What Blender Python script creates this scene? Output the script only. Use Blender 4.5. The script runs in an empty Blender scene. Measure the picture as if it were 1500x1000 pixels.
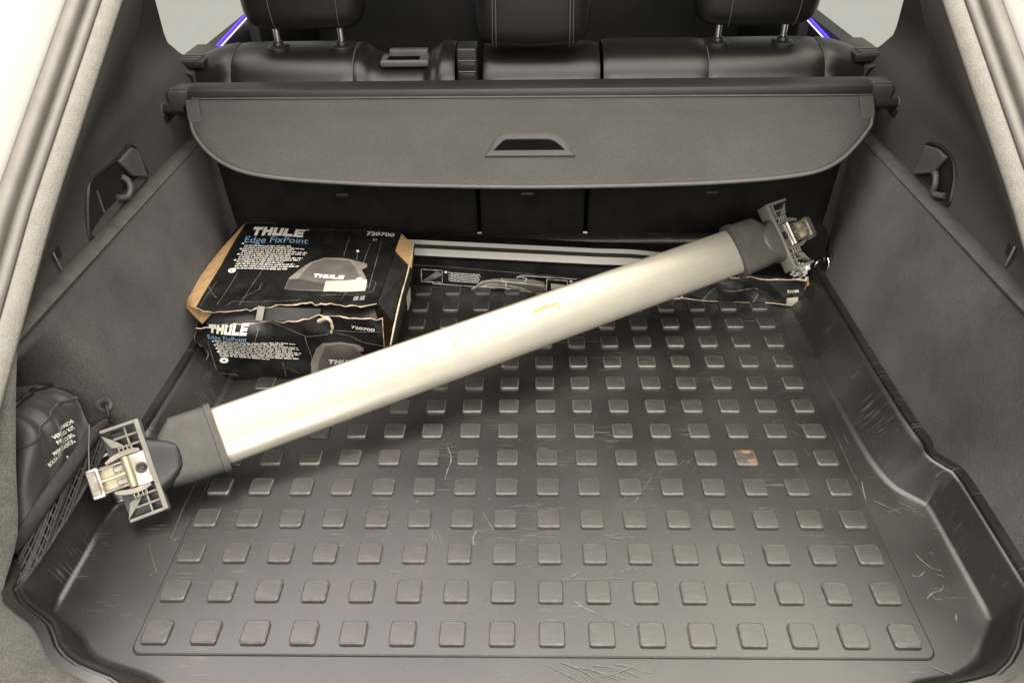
import bpy, bmesh, math, random
import numpy as np
from mathutils import Vector, Matrix
random.seed(7)
scene = bpy.context.scene
col = scene.collection
V = Vector

# ---------------------------------------------------------------- camera
F_PX, PITCH, YAW, ROLL = 1131.7, 0.623304, 0.026739, -0.017742
CAM = V((0.002895, -0.550326, 0.833430))
def cam_axes():
    cp, sp = math.cos(PITCH), math.sin(PITCH)
    r, f, u = V((1, 0, 0)), V((0, cp, -sp)), V((0, sp, cp))
    Y = Matrix.Rotation(YAW, 3, 'Z')
    r, f, u = Y @ r, Y @ f, Y @ u
    c, s = math.cos(ROLL), math.sin(ROLL)
    return c*r + s*u, -s*r + c*u, f
RX, UX, FX = cam_axes()
cd = bpy.data.cameras.new('camera'); cam = bpy.data.objects.new('camera', cd); col.objects.link(cam)
M = Matrix((RX, UX, -FX)).transposed().to_4x4(); M.translation = CAM
cam.matrix_world = M
cd.sensor_width = 36.0; cd.lens = 36.0*F_PX/1500.0; cd.clip_start = 0.02; cd.clip_end = 60
scene.camera = cam

# ---------------------------------------------------------------- world and lamps (garage interior, added front fill)
w = bpy.data.worlds.new('World'); scene.world = w; w.use_nodes = True
bg = w.node_tree.nodes['Background']; bg.inputs[0].default_value = (0.90, 0.885, 0.83, 1); bg.inputs[1].default_value = 0.45
def area(name, loc, target, sx, sy, power, color):
    l = bpy.data.lights.new(name, 'AREA'); l.shape = 'RECTANGLE'; l.size = sx; l.size_y = sy
    l.energy = power; l.color = color
    o = bpy.data.objects.new(name, l); col.objects.link(o); o.location = loc
    o.rotation_euler = (V(target)-V(loc)).to_track_quat('-Z', 'Y').to_euler()
    return o
area('ceiling_or_fill_lamp', (-0.95, 0.50, 2.6), (-0.95, 0.50, 0), 1.8, 3.3, 66, (1.0, 0.895, 0.855))
area('ceiling_or_fill_lamp', (0.95, 0.50, 2.6), (0.95, 0.50, 0), 1.8, 3.3, 66, (1.0, 0.93, 0.80))
area('ceiling_or_fill_lamp', (0.25, -2.2, 1.6), (-0.1, 0.5, 0.1), 2.0, 0.7, 52, (1.0, 0.945, 0.87))  # added frontal fill, hung low to brighten the lid and under the cover
scene.view_settings.view_transform = 'Standard'; scene.view_settings.look = 'None'
scene.view_settings.gamma = 1.0; scene.view_settings.exposure = 0.62

# ---------------------------------------------------------------- point helper: a measured point on a real plane
def ray(px, py): return (FX + RX*((px-750)/F_PX) - UX*((py-500)/F_PX))
def at(px, py, x=None, y=None, z=None):
    d = ray(px, py)
    t = (x-CAM.x)/d.x if x is not None else (y-CAM.y)/d.y if y is not None else (z-CAM.z)/d.z
    return CAM + d*t
def on_plane(px, py, p0, n):
    d = ray(px, py); return CAM + d*((p0-CAM).dot(n)/d.dot(n))

# ---------------------------------------------------------------- materials
MT = {}
def mat(name, c, rough=.5, metal=0., var=0., vscale=20., bump=0., bscale=400., spec=.5, sheen=0., coat=0., rvar=0., vtype='NOISE', stretch=None, c2=None, detail=4., grain=0., gscale=600.):
    m = bpy.data.materials.new(name); m.use_nodes = True; nt = m.node_tree; N = nt.nodes; L = nt.links
    b = N['Principled BSDF']
    b.inputs['Base Color'].default_value = (*c, 1); b.inputs['Roughness'].default_value = rough
    b.inputs['Metallic'].default_value = metal; b.inputs['Specular IOR Level'].default_value = spec
    b.inputs['Sheen Weight'].default_value = sheen; b.inputs['Coat Weight'].default_value = coat
    tc = N.new('ShaderNodeTexCoord'); src = tc.outputs['Object']
    if stretch:
        mp = N.new('ShaderNodeMapping'); mp.inputs['Scale'].default_value = stretch
        L.new(src, mp.inputs[0]); src = mp.outputs[0]
    if var or rvar or c2:
        n = N.new('ShaderNodeTexNoise'); n.inputs['Scale'].default_value = vscale; n.inputs['Detail'].default_value = detail; n.inputs['Roughness'].default_value = .6
        L.new(src, n.inputs['Vector'])
        if var or c2:
            r = N.new('ShaderNodeValToRGB'); r.color_ramp.elements[0].position = .32; r.color_ramp.elements[1].position = .68
            hi = c2 if c2 else tuple(min(1, x*(1+var)) for x in c); lo = c if c2 else tuple(x*(1-var) for x in c)
            r.color_ramp.elements[0].color = (*lo, 1); r.color_ramp.elements[1].color = (*hi, 1)
            L.new(n.outputs[0], r.inputs[0]); L.new(r.outputs[0], b.inputs['Base Color'])
        if rvar:
            mr = N.new('ShaderNodeMapRange'); mr.inputs[1].default_value = .3; mr.inputs[2].default_value = .7
            mr.inputs[3].default_value = rough-rvar; mr.inputs[4].default_value = rough+rvar
            L.new(n.outputs[0], mr.inputs[0]); L.new(mr.outputs[0], b.inputs['Roughness'])
    if bump:
        if vtype == 'VORONOI':
            n2 = N.new('ShaderNodeTexVoronoi'); n2.inputs['Scale'].default_value = bscale; o = n2.outputs['Distance']
        else:
            n2 = N.new('ShaderNodeTexNoise'); n2.inputs['Scale'].default_value = bscale; n2.inputs['Detail'].default_value = 3; o = n2.outputs[0]
        L.new(tc.outputs['Object'], n2.inputs['Vector'])
        bp = N.new('ShaderNodeBump'); bp.inputs['Strength'].default_value = bump; bp.inputs['Distance'].default_value = .002
        L.new(o, bp.inputs['Height']); L.new(bp.outputs[0], b.inputs['Normal'])
    if grain:
        n3 = N.new('ShaderNodeTexNoise'); n3.inputs['Scale'].default_value = gscale; n3.inputs['Detail'].default_value = 2; L.new(tc.outputs['Object'], n3.inputs['Vector'])
        mr = N.new('ShaderNodeMapRange'); mr.inputs[1].default_value = .3; mr.inputs[2].default_value = .7; mr.inputs[3].default_value = 1-grain; mr.inputs[4].default_value = 1+grain
        L.new(n3.outputs[0], mr.inputs[0]); mm = N.new('ShaderNodeMix'); mm.data_type = 'RGBA'; mm.blend_type = 'MULTIPLY'; mm.inputs[0].default_value = 1
        if b.inputs['Base Color'].links: L.new(b.inputs['Base Color'].links[0].from_socket, mm.inputs[6])
        else: mm.inputs[6].default_value = (*c, 1)
        L.new(mr.outputs[0], mm.inputs[7]); L.new(mm.outputs[2], b.inputs['Base Color'])
    MT[name] = m
    return m

def scuffed(name, c, rough, amount, pale=(.30, .28, .25)):
    """moulded plastic with dusty patches and fine scratches running in several directions"""
    m = mat(name, c, rough, var=0, bump=.10, bscale=900, rvar=.0); nt = m.node_tree; N = nt.nodes; L = nt.links
    b = N['Principled BSDF']; tc = N.new('ShaderNodeTexCoord')
    def noise(scale, rot, st, lo, hi, det=2.):
        mp = N.new('ShaderNodeMapping'); mp.inputs['Rotation'].default_value = (0, 0, rot); mp.inputs['Scale'].default_value = st
        L.new(tc.outputs['Object'], mp.inputs[0])
        n = N.new('ShaderNodeTexNoise'); n.inputs['Scale'].default_value = scale; n.inputs['Detail'].default_value = det
        L.new(mp.outputs[0], n.inputs['Vector'])
        r = N.new('ShaderNodeMapRange'); r.inputs[1].default_value = lo; r.inputs[2].default_value = hi
        L.new(n.outputs[0], r.inputs[0]); return r.outputs[0]
    def math_(op, a, bb):
        q = N.new('ShaderNodeMath'); q.operation = op; q.use_clamp = True
        for i, v in enumerate((a, bb)):
            if isinstance(v, (int, float)): q.inputs[i].default_value = v
            else: L.new(v, q.inputs[i])
        return q.outputs[0]
    tot = None
    for rot, sc, st in ((.35, 16, (1, 26, 1)), (-.6, 20, (1, 30, 1)), (1.4, 14, (1, 28, 1)), (2.3, 24, (1, 34, 1))):
        line = noise(sc, rot, st, .61, .68); gate = noise(9, rot*3, (1, 1, 1), .60, .68, 3)
        k = math_('MULTIPLY', line, gate); tot = k if tot is None else math_('ADD', tot, k)
    dust = math_('MULTIPLY', noise(5, .2, (1, 1, 1), .42, .75, 6), .32)
    speck = math_('MULTIPLY', noise(230, 0, (1, 1, 1), .76, .80, 1), .7)
    tot = math_('ADD', math_('ADD', tot, dust), speck)
    tot = math_('MULTIPLY', tot, amount)
    mx = N.new('ShaderNodeMix'); mx.data_type = 'RGBA'; mx.inputs[6].default_value = (*c, 1); mx.inputs[7].default_value = (*pale, 1)
    L.new(tot, mx.inputs[0]); L.new(mx.outputs[2], b.inputs['Base Color'])
    rr = N.new('ShaderNodeMapRange'); rr.inputs[3].default_value = rough; rr.inputs[4].default_value = min(1, rough+.35)
    L.new(tot, rr.inputs[0]); L.new(rr.outputs[0], b.inputs['Roughness'])
    return m

scuffed('mat_plastic', (.0105, .0095, .0083), .25, .26)
scuffed('pad_plastic', (.017, .0155, .0137), .30, .5)
scuffed('pad_stained', (.022, .020, .0175), .36, .6)
for _m in ('mat_plastic', 'pad_plastic', 'pad_stained'): MT[_m].node_tree.nodes['Principled BSDF'].inputs['Specular IOR Level'].default_value = .85
def add_stain():
    nt = MT['pad_stained'].node_tree; N = nt.nodes; L = nt.links; b = N['Principled BSDF']; old = b.inputs['Base Color'].links[0].from_socket
    tc = N.new('ShaderNodeTexCoord'); n = N.new('ShaderNodeTexNoise'); n.inputs['Scale'].default_value = 75; n.inputs['Detail'].default_value = 5; L.new(tc.outputs['Object'], n.inputs['Vector'])
    r = N.new('ShaderNodeMapRange'); r.inputs[1].default_value = .52; r.inputs[2].default_value = .66; L.new(n.outputs[0], r.inputs[0])
    mx = N.new('ShaderNodeMix'); mx.data_type = 'RGBA'; mx.inputs[7].default_value = (.22, .125, .045, 1); L.new(r.outputs[0], mx.inputs[0]); L.new(old, mx.inputs[6]); L.new(mx.outputs[2], b.inputs['Base Color'])
add_stain()
def worn_lit_rim(name):  # pale rims: edge wear plus bright edge highlights painted into the colour
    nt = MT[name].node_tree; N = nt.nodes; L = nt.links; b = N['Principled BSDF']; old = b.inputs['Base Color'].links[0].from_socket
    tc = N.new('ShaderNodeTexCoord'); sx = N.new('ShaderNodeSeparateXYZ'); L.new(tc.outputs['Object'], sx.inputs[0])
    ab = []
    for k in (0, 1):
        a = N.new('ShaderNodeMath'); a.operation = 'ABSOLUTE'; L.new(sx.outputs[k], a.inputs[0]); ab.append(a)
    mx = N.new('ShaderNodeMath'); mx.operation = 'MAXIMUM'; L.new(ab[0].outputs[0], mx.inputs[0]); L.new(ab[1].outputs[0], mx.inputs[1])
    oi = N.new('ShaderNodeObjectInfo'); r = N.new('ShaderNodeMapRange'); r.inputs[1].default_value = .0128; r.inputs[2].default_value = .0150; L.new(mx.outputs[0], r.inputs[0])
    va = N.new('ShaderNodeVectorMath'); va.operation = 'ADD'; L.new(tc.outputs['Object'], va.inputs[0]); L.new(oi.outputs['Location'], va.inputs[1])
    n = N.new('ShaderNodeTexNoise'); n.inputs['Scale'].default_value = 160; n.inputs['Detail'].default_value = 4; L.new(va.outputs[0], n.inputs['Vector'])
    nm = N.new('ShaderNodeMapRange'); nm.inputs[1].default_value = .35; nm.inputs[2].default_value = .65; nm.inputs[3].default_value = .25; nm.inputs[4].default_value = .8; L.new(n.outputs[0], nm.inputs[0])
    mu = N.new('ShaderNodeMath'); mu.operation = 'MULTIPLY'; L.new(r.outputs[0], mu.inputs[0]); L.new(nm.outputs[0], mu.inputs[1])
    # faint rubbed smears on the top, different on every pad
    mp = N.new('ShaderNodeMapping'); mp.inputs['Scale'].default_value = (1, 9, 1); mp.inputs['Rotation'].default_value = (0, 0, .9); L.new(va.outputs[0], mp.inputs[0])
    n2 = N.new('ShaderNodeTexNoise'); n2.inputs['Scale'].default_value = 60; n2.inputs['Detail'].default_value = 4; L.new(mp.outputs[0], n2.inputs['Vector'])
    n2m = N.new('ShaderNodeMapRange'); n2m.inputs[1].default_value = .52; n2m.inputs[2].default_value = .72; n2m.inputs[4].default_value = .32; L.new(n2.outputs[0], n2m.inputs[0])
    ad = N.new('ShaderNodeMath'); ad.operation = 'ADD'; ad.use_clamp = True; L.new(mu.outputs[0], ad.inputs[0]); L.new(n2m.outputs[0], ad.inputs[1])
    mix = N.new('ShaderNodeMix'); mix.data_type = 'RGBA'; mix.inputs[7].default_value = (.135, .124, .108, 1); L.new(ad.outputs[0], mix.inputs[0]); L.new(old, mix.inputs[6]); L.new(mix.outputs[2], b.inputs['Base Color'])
worn_lit_rim('pad_plastic'); worn_lit_rim('pad_stained')
mat('carpet', (.037, .0348, .031), .95, grain=.4, gscale=420, var=.75, vscale=5, bump=1., bscale=900, spec=.15, sheen=.25, detail=8)
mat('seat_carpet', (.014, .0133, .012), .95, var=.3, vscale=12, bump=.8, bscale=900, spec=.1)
mat('trim', (.052, .0505, .047), .5, grain=.12, gscale=500, var=.12, vscale=6, bump=.5, bscale=1100)
mat('trim_near', (.085, .081, .072), .75, grain=.35, gscale=450, var=.18, vscale=30, bump=.8, bscale=900)
mat('ledge', (.068, .065, .059), .6, var=.25, vscale=40, bump=.5, bscale=900)
mat('strip', (.24, .23, .20), .6, grain=.15, gscale=450, var=.08, vscale=60, bump=.6, bscale=700)
mat('seal', (.20, .19, .17), .55, var=.1, vscale=30, bump=.2, bscale=500)
mat('white_paint', (.60, .60, .57), .25, coat=.6, var=.02, vscale=3)
mat('leather', (.0095, .0088, .0082), .29, var=.15, vscale=15, bump=.12, bscale=1300, vtype='VORONOI')
mat('stitch', (.075, .07, .064), .7, bump=.1)
mat('cover_cloth', (.078, .0755, .070), .85, grain=.18, gscale=450, var=.07, vscale=9, bump=.9, bscale=1500, spec=.2, detail=12)
mat('cover_edge', (.095, .092, .084), .6, var=.1, vscale=60, bump=.3)
mat('black_plastic', (.013, .013, .0125), .38, var=.15, vscale=20, bump=.2, bscale=800)
mat('grey_plastic', (.075, .073, .068), .42, var=.15, vscale=30, bump=.2, bscale=800)
mat('dark_gap', (.004, .004, .004), .9, var=.2, spec=.02)
mat('chrome', (.75, .72, .68), .18, metal=1, var=.08, vscale=50, rvar=.08)
mat('clamp_metal', (.36, .33, .295), .30, metal=.8, var=.08, vscale=70, rvar=.08)
mat('brass_metal', (.42, .39, .27), .35, metal=.6, var=.15, vscale=80)
mat('aluminium', (.39, .372, .315), .38, metal=.5, var=.03, vscale=4, rvar=.05)
def drawn_metal():      # faint drawing lines along the bar and hand smudges
    nt = MT['aluminium'].node_tree; N = nt.nodes; L = nt.links; b = N['Principled BSDF']
    tc = N.new('ShaderNodeTexCoord'); m1 = N.new('ShaderNodeMapping'); m1.inputs['Rotation'].default_value = (0, .05, -.48); L.new(tc.outputs['Object'], m1.inputs[0])
    m2 = N.new('ShaderNodeMapping'); m2.inputs['Scale'].default_value = (1.2, 60, 60); L.new(m1.outputs[0], m2.inputs[0])
    n = N.new('ShaderNodeTexNoise'); n.inputs['Scale'].default_value = 9; n.inputs['Detail'].default_value = 3; L.new(m2.outputs[0], n.inputs['Vector'])
    bp = N.new('ShaderNodeBump'); bp.inputs['Strength'].default_value = .05; bp.inputs['Distance'].default_value = .002; L.new(n.outputs[0], bp.inputs['Height']); L.new(bp.outputs[0], b.inputs['Normal'])
    n2 = N.new('ShaderNodeTexNoise'); n2.inputs['Scale'].default_value = 22; n2.inputs['Detail'].default_value = 8; n2.inputs['Roughness'].default_value = .7; L.new(tc.outputs['Object'], n2.inputs['Vector'])
    ad = N.new('ShaderNodeMath'); ad.operation = 'ADD'; L.new(n.outputs[0], ad.inputs[0]); L.new(n2.outputs[0], ad.inputs[1])
    mr = N.new('ShaderNodeMapRange'); mr.inputs[1].default_value = .7; mr.inputs[2].default_value = 1.3; mr.inputs[3].default_value = .91; mr.inputs[4].default_value = 1.07; L.new(ad.outputs[0], mr.inputs[0])
    mx = N.new('ShaderNodeMix'); mx.data_type = 'RGBA'; mx.blend_type = 'MULTIPLY'; mx.inputs[0].default_value = 1; L.new(b.inputs['Base Color'].links[0].from_socket, mx.inputs[6]); L.new(mr.outputs[0], mx.inputs[7]); L.new(mx.outputs[2], b.inputs['Base Color'])
drawn_metal()
mat('rubber_foot', (.062, .058, .051), .55, var=.2, vscale=35, bump=.35, bscale=500)
mat('card_print', (.009, .0085, .008), .32, var=.35, vscale=25, bump=.12, bscale=120, rvar=.12)
mat('card_fold', (.014, .013, .012), .42, var=.4, vscale=30, bump=.3, bscale=90)
mat('kraft', (.40, .25, .115), .9, var=.22, vscale=60, bump=.5, bscale=500)
mat('torn_edge', (.52, .43, .31), .9, var=.3, vscale=200, bump=.5, bscale=700)
mat('crease_white', (.22, .20, .175), .8, var=.4, vscale=300)
mat('scratch_white', (.17, .157, .136), .55, var=.45, vscale=400)
mat('stripe_white', (.88, .85, .78), .45, var=.04, vscale=60)
mat('foot_plastic', (.19, .178, .158), .45, var=.15, vscale=40, bump=.2, bscale=800)
mat('washer', (.24, .215, .185), .4, metal=.5, var=.2, vscale=60)
mat('white_print', (.82, .79, .72), .5, var=.06, vscale=90)
mat('blue_print', (.24, .42, .60), .5, var=.06, vscale=90)
mat('pic_mid', (.105, .095, .086), .45, var=.2, vscale=40)
mat('pic_light', (.21, .185, .165), .45, var=.2, vscale=40)
mat('pic_dark', (.055, .050, .045), .45, var=.2, vscale=40)
mat('sticker', (.50, .46, .38), .55, var=.1, vscale=90)
mat('yellow_glue', (.58, .40, .06), .6, var=.5, vscale=200, bump=.5, bscale=600)
mat('net_cord', (.030, .028, .026), .8, var=.3, vscale=200, bump=.3)
mat('net_band', (.040, .037, .034), .85, var=.25, vscale=120, bump=.8, bscale=1400)
mat('nylon', (.018, .0165, .0155), .45, var=.25, vscale=10, bump=.5, bscale=45, sheen=.2)
mat('headliner', (.45, .44, .40), .95, var=.05, vscale=30, bump=.3)
mat('torn_film', (.55, .53, .50), .25, var=.6, vscale=120, bump=.6, bscale=200)
mat('blue_led', (.05, .03, .9), .4, var=.01)
b_ = MT['blue_led'].node_tree.nodes['Principled BSDF']; b_.inputs['Emission Color'].default_value = (.06, .02, 1, 1); b_.inputs['Emission Strength'].default_value = 1.6
mat('led_edge', (.8, .8, .9), .3, var=.01)
b_ = MT['led_edge'].node_tree.nodes['Principled BSDF']; b_.inputs['Emission Color'].default_value = (.75, .75, 1, 1); b_.inputs['Emission Strength'].default_value = .9
# clear glass
g = bpy.data.materials.new('glass'); g.use_nodes = True; nt = g.node_tree; nt.nodes.clear()
o_ = nt.nodes.new('ShaderNodeOutputMaterial'); tr = nt.nodes.new('ShaderNodeBsdfTransparent'); tr.inputs[0].default_value = (.93, .94, .90, 1)
gl = nt.nodes.new('ShaderNodeBsdfGlossy'); gl.inputs['Roughness'].default_value = .02; mx = nt.nodes.new('ShaderNodeMixShader'); mx.inputs[0].default_value = .015
nt.links.new(tr.outputs[0], mx.inputs[1]); nt.links.new(gl.outputs[0], mx.inputs[2]); nt.links.new(mx.outputs[0], o_.inputs[0]); MT['glass'] = g

# ---------------------------------------------------------------- mesh helpers
def thing(name, label, cat, loc=(0, 0, 0), group=None):
    o = bpy.data.objects.new(name, None); col.objects.link(o); o.location = loc
    o['label'] = label; o['category'] = cat
    if group: o['group'] = group
    o.empty_display_size = .05
    return o
def world_loc(p):
    l = V((0, 0, 0))
    while p is not None: l = l + p.location; p = p.parent
    return l
def link(name, me, m, parent, smooth=None):
    """verts are in world coordinates; the parent only carries a location"""
    me.materials.append(MT[m])
    if smooth is not None and len(me.polygons):
        me.polygons.foreach_set('use_smooth', [True]*len(me.polygons))
        if smooth < 180: me.set_sharp_from_angle(angle=math.radians(smooth))
    o = bpy.data.objects.new(name, me); col.objects.link(o)
    if parent:
        off = world_loc(parent); o.parent = parent; o.location = -off
    return o
def mesh(name, vs, fs, m, parent=None, smooth=None, solid=0., off=-1.):
    me = bpy.data.meshes.new(name); me.from_pydata([tuple(v) for v in vs], [], fs); me.validate()
    bm = bmesh.new(); bm.from_mesh(me); bmesh.ops.recalc_face_normals(bm, faces=bm.faces); bm.to_mesh(me); bm.free()
    o = link(name, me, m, parent, smooth)
    if solid:
        md = o.modifiers.new('thickness', 'SOLIDIFY'); md.thickness = solid; md.offset = off
    return o
def grid(name, fn, nu, nv, m, parent=None, smooth=40, solid=0., off=-1.):
    vs = [fn(i/nu, j/nv) for j in range(nv+1) for i in range(nu+1)]
    fs = [(j*(nu+1)+i, j*(nu+1)+i+1, (j+1)*(nu+1)+i+1, (j+1)*(nu+1)+i) for j in range(nv) for i in range(nu)]
    return mesh(name, vs, fs, m, parent, smooth, solid, off)
def frame_of(a, b=None, c=None):
    return Matrix((a, b, c)).transposed()
def rbox(name, size, center, m, parent=None, r=.004, seg=2, ax=None, taper=None, sub=0, fn=None):
    bm = bmesh.new(); bmesh.ops.create_cube(bm, size=1)
    for v in bm.verts: v.co = V((v.co.x*size[0], v.co.y*size[1], v.co.z*size[2]))
    if taper:
        for v in bm.verts: v.co = taper(v.co)
    if r: bmesh.ops.bevel(bm, geom=list(bm.edges), offset=r, segments=seg, profile=.6, affect='EDGES', clamp_overlap=True)
    if sub: bmesh.ops.subdivide_edges(bm, edges=list(bm.edges), cuts=sub, use_grid_fill=True)
    if fn:
        for v in bm.verts: v.co = fn(v.co)
    R = ax if ax else Matrix.Identity(3)
    for v in bm.verts: v.co = R @ v.co + V(center)
    me = bpy.data.meshes.new(name); bm.to_mesh(me); bm.free()
    return link(name, me, m, parent, 35)
def tube_data(path, r, n=8, close=False):
    P = [V(p) for p in path]; vs = []; fs = []; k = len(P)
    rr = r if hasattr(r, '__len__') else [r]*k
    prev = None
    for i, p in enumerate(P):
        if close: t = (P[(i+1) % k]-P[i-1])
        else: t = P[min(i+1, k-1)]-P[max(i-1, 0)]
        t.normalize()
        if prev is None:
            a = V((0, 0, 1)) if abs(t.z) < .9 else V((1, 0, 0)); s = t.cross(a).normalized()
        else: s = (prev - t*prev.dot(t)).normalized()
        prev = s; u = t.cross(s)
        for j in range(n):
            an = 2*math.pi*j/n; vs.append(p + s*math.cos(an)*rr[i] + u*math.sin(an)*rr[i])
    for i in range(k if close else k-1):
        for j in range(n):
            a = i*n+j; b = i*n+(j+1) % n; c = ((i+1) % k)*n+(j+1) % n; d = ((i+1) % k)*n+j
            fs.append((a, b, c, d))
    if not close: fs += [tuple(range(n-1, -1, -1)), tuple(range((k-1)*n, k*n))]
    return vs, fs
def tube(name, path, r, m, parent=None, n=8, close=False): 
    vs, fs = tube_data(path, r, n, close); return mesh(name, vs, fs, m, parent, 60)
def join(lst):
    vs, fs = [], []
    for a, b in lst:
        k = len(vs); vs += list(a); fs += [tuple(i+k for i in f) for f in b]
    return vs, fs
def loft(name, rings, m, parent=None, smooth=40, cap=True, closed=True):
    n = len(rings[0]); vs = [p for r in rings for p in r]; fs = []
    for i in range(len(rings)-1):
        for j in range(n if closed else n-1): fs.append((i*n+j, i*n+(j+1) % n, (i+1)*n+(j+1) % n, (i+1)*n+j))
    if cap: fs += [tuple(range(n-1, -1, -1)), tuple(range((len(rings)-1)*n, len(rings)*n))]
    return mesh(name, vs, fs, m, parent, smooth)
def prism(name, pts, ext, m, parent=None, r=0., smooth=35):
    """polygon (world points) pushed along the vector ext"""
    n = len(pts); vs = [V(p) for p in pts]+[V(p)+ext for p in pts]
    fs = [tuple(range(n)), tuple(range(2*n-1, n-1, -1))]+[(i, (i+1) % n, (i+1) % n+n, i+n) for i in range(n)]
    o = mesh(name, vs, fs, m, parent, smooth)
    if r:
        md = o.modifiers.new('bevel', 'BEVEL'); md.width = r; md.segments = 2; md.limit_method = 'ANGLE'
    return o
def catmull(P, per=6):
    P = [V(p) for p in P]; out = []
    for i in range(len(P)-1):
        a, b, c, d = P[max(i-1, 0)], P[i], P[i+1], P[min(i+2, len(P)-1)]
        for k in range(per):
            t = k/per
            out.append(.5*((2*b)+(c-a)*t+(2*a-5*b+4*c-d)*t*t+(3*b-a-3*c+d)*t**3))
    out.append(P[-1]); return out
def lerp_tab(x, tab):
    if x <= tab[0][0]: return tab[0][1]
    for (a, b), (c, d) in zip(tab, tab[1:]):
        if x <= c:
            t = (x-a)/(c-a); return b+(d-b)*t
    return tab[-1][1]
def smooth_tab(x, tab):
    if x <= tab[0][0]: return tab[0][1]
    for (a, b), (c, d) in zip(tab, tab[1:]):
        if x <= c:
            t = (x-a)/(c-a); t = t*t*(3-2*t); return b+(d-b)*t
    return tab[-1][1]
def hsh(i, j=0): 
    x = math.sin(i*127.1+j*311.7)*43758.5453; return x-math.floor(x)

# ================================================================ THE CAR
car = thing('car', 'white estate car with its open boot lined in dark grey carpet and trim', 'car', (0, .5, -.02))
def xb(y, s):      # foot of the carpeted wall
    return smooth_tab(y, [(-.2, .585), (.06, .612 if s < 0 else .590), (.20, .612 if s < 0 else .590), (.29, .578), (.72, .572), (.98, .655), (1.2, .66)])
def carpet_x(s, y, v):
    a = xb(y, s); b = smooth_tab(y, [(-.1, .655), (.9, .645), (1.02, .668)])
    x = a+(b-a)*(v**.8) + .012*math.sin(math.pi*v)*smooth_tab(y, [(.2, 0), (.45, -1), (.75, -.6), (.9, 0)])
    if s < 0:   # storage pocket scooped out behind the net
        x += .11*smooth_tab(y, [(.0, 0), (.05, 1), (.255, 1), (.305, 0)])*smooth_tab(v, [(0, .75), (.15, 1), (.6, 1), (.93, 0)])
    else: x += .012*smooth_tab(y, [(.0, 0), (.1, 1), (.18, 1), (.3, 0)])*math.sin(math.pi*v)
    return s*x
def carpet_wall(s):
    def fn(u, v):
        y = .02+u*1.02; z = .035+v*.237
        return V((carpet_x(s, y, v), y, z))
    return grid('side_carpet', fn, 70, 18, 'carpet', car, 60)
def on_carpet(px, py, s):
    x = s*.62
    for _ in range(12):
        p = at(px, py, x=x); x = .5*x+.5*carpet_x(s, p.y, max(0, min(1, (p.z-.035)/.237)))
    return at(px, py, x=x)
def zA(y): return .229+.690*(y-.155)
def xA(z): return lerp_tab(z, [(.1, .645), (.229, .64), (.384, .63), (.582, .60), (.8, .56)])
PROF = [(.272, .667), (.33, .676), (.385, .688), (.405, .705), (.42, .712), (.47, .715), (.55, .70), (.63, .67), (.75, .62)]
def trim_x(y, z):
    zt = min(zA(y), .74); v = max(0, min(1, (z-.272)/(zt-.272))); xp = lerp_tab(z, PROF)
    far = lerp_tab(z, [(.272, .667), (.34, .676), (.385, .700), (.405, .728), (.42, .738), (.60, .738), (.75, .70)])
    k = smooth_tab(v, [(.15, 0), (1, 1)]) if zA(y) < .74 else smooth_tab(v, [(.4, 0), (1, .8)])
    g = smooth_tab(y, [(.72, 0), (1.0, 1)])
    return (xp+(xA(zt)-xp)*k)*(1-g)+far*g
def upper_trim(s):
    def fn(u, v):
        y = .222+u*.858; zt = min(zA(y), .74); z = .272+(zt-.272)*v
        return V((s*trim_x(y, z), y, z))
    return grid('side_trim', fn, 46, 26, 'trim', car, 60)
for s in (-1, 1):
    carpet_wall(s); upper_trim(s)
    def led(u, v):
        y = .20+u*.80; e = [(.648, .262), (.643, .272), (.650, .2775), (.671, .2765), (.677, .272)][round(v*4)]
        return V((s*e[0], y, e[1]))
    grid('trim_ledge', led, 30, 4, 'ledge', car, 60)
    # edge of the boot opening: light strip, rubber seal, white bodywork
    T = [V((s*xA(zA(y)), y, zA(y))) for y in [.10+.03*i for i in range(28)]]
    wv = V((s*.62, -.62, .48)).normalized()
    def rib(name, offs, m, sm=40):
        rings = []
        for p in T:
            t = V((0, .823, .568)); nn = wv.cross(t).normalized()*s
            rings.append([p+wv*a+nn*b for a, b in offs])
        return loft(name, rings, m, car, sm, cap=False, closed=False)
    rib('opening_strip', [(-.003, -.010), (0, .003), (.004, .006), (.020, .007), (.026, .003), (.027, -.01)], 'strip')
    rib('door_seal', [(.025, -.012), (.026, -.002), (.030, .005), (.036, .006), (.041, .001), (.043, -.007), (.046, -.004), (.051, .007), (.058, .009), (.064, .005), (.067, -.004), (.0675, -.012)], 'seal', 80)
    rib('body_panel', [(.066, -.012), (.070, -.006), (.078, -.003), (.09, .002), (.14, .012), (.24, .015), (.40, -.02)], 'white_paint', 80)
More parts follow.
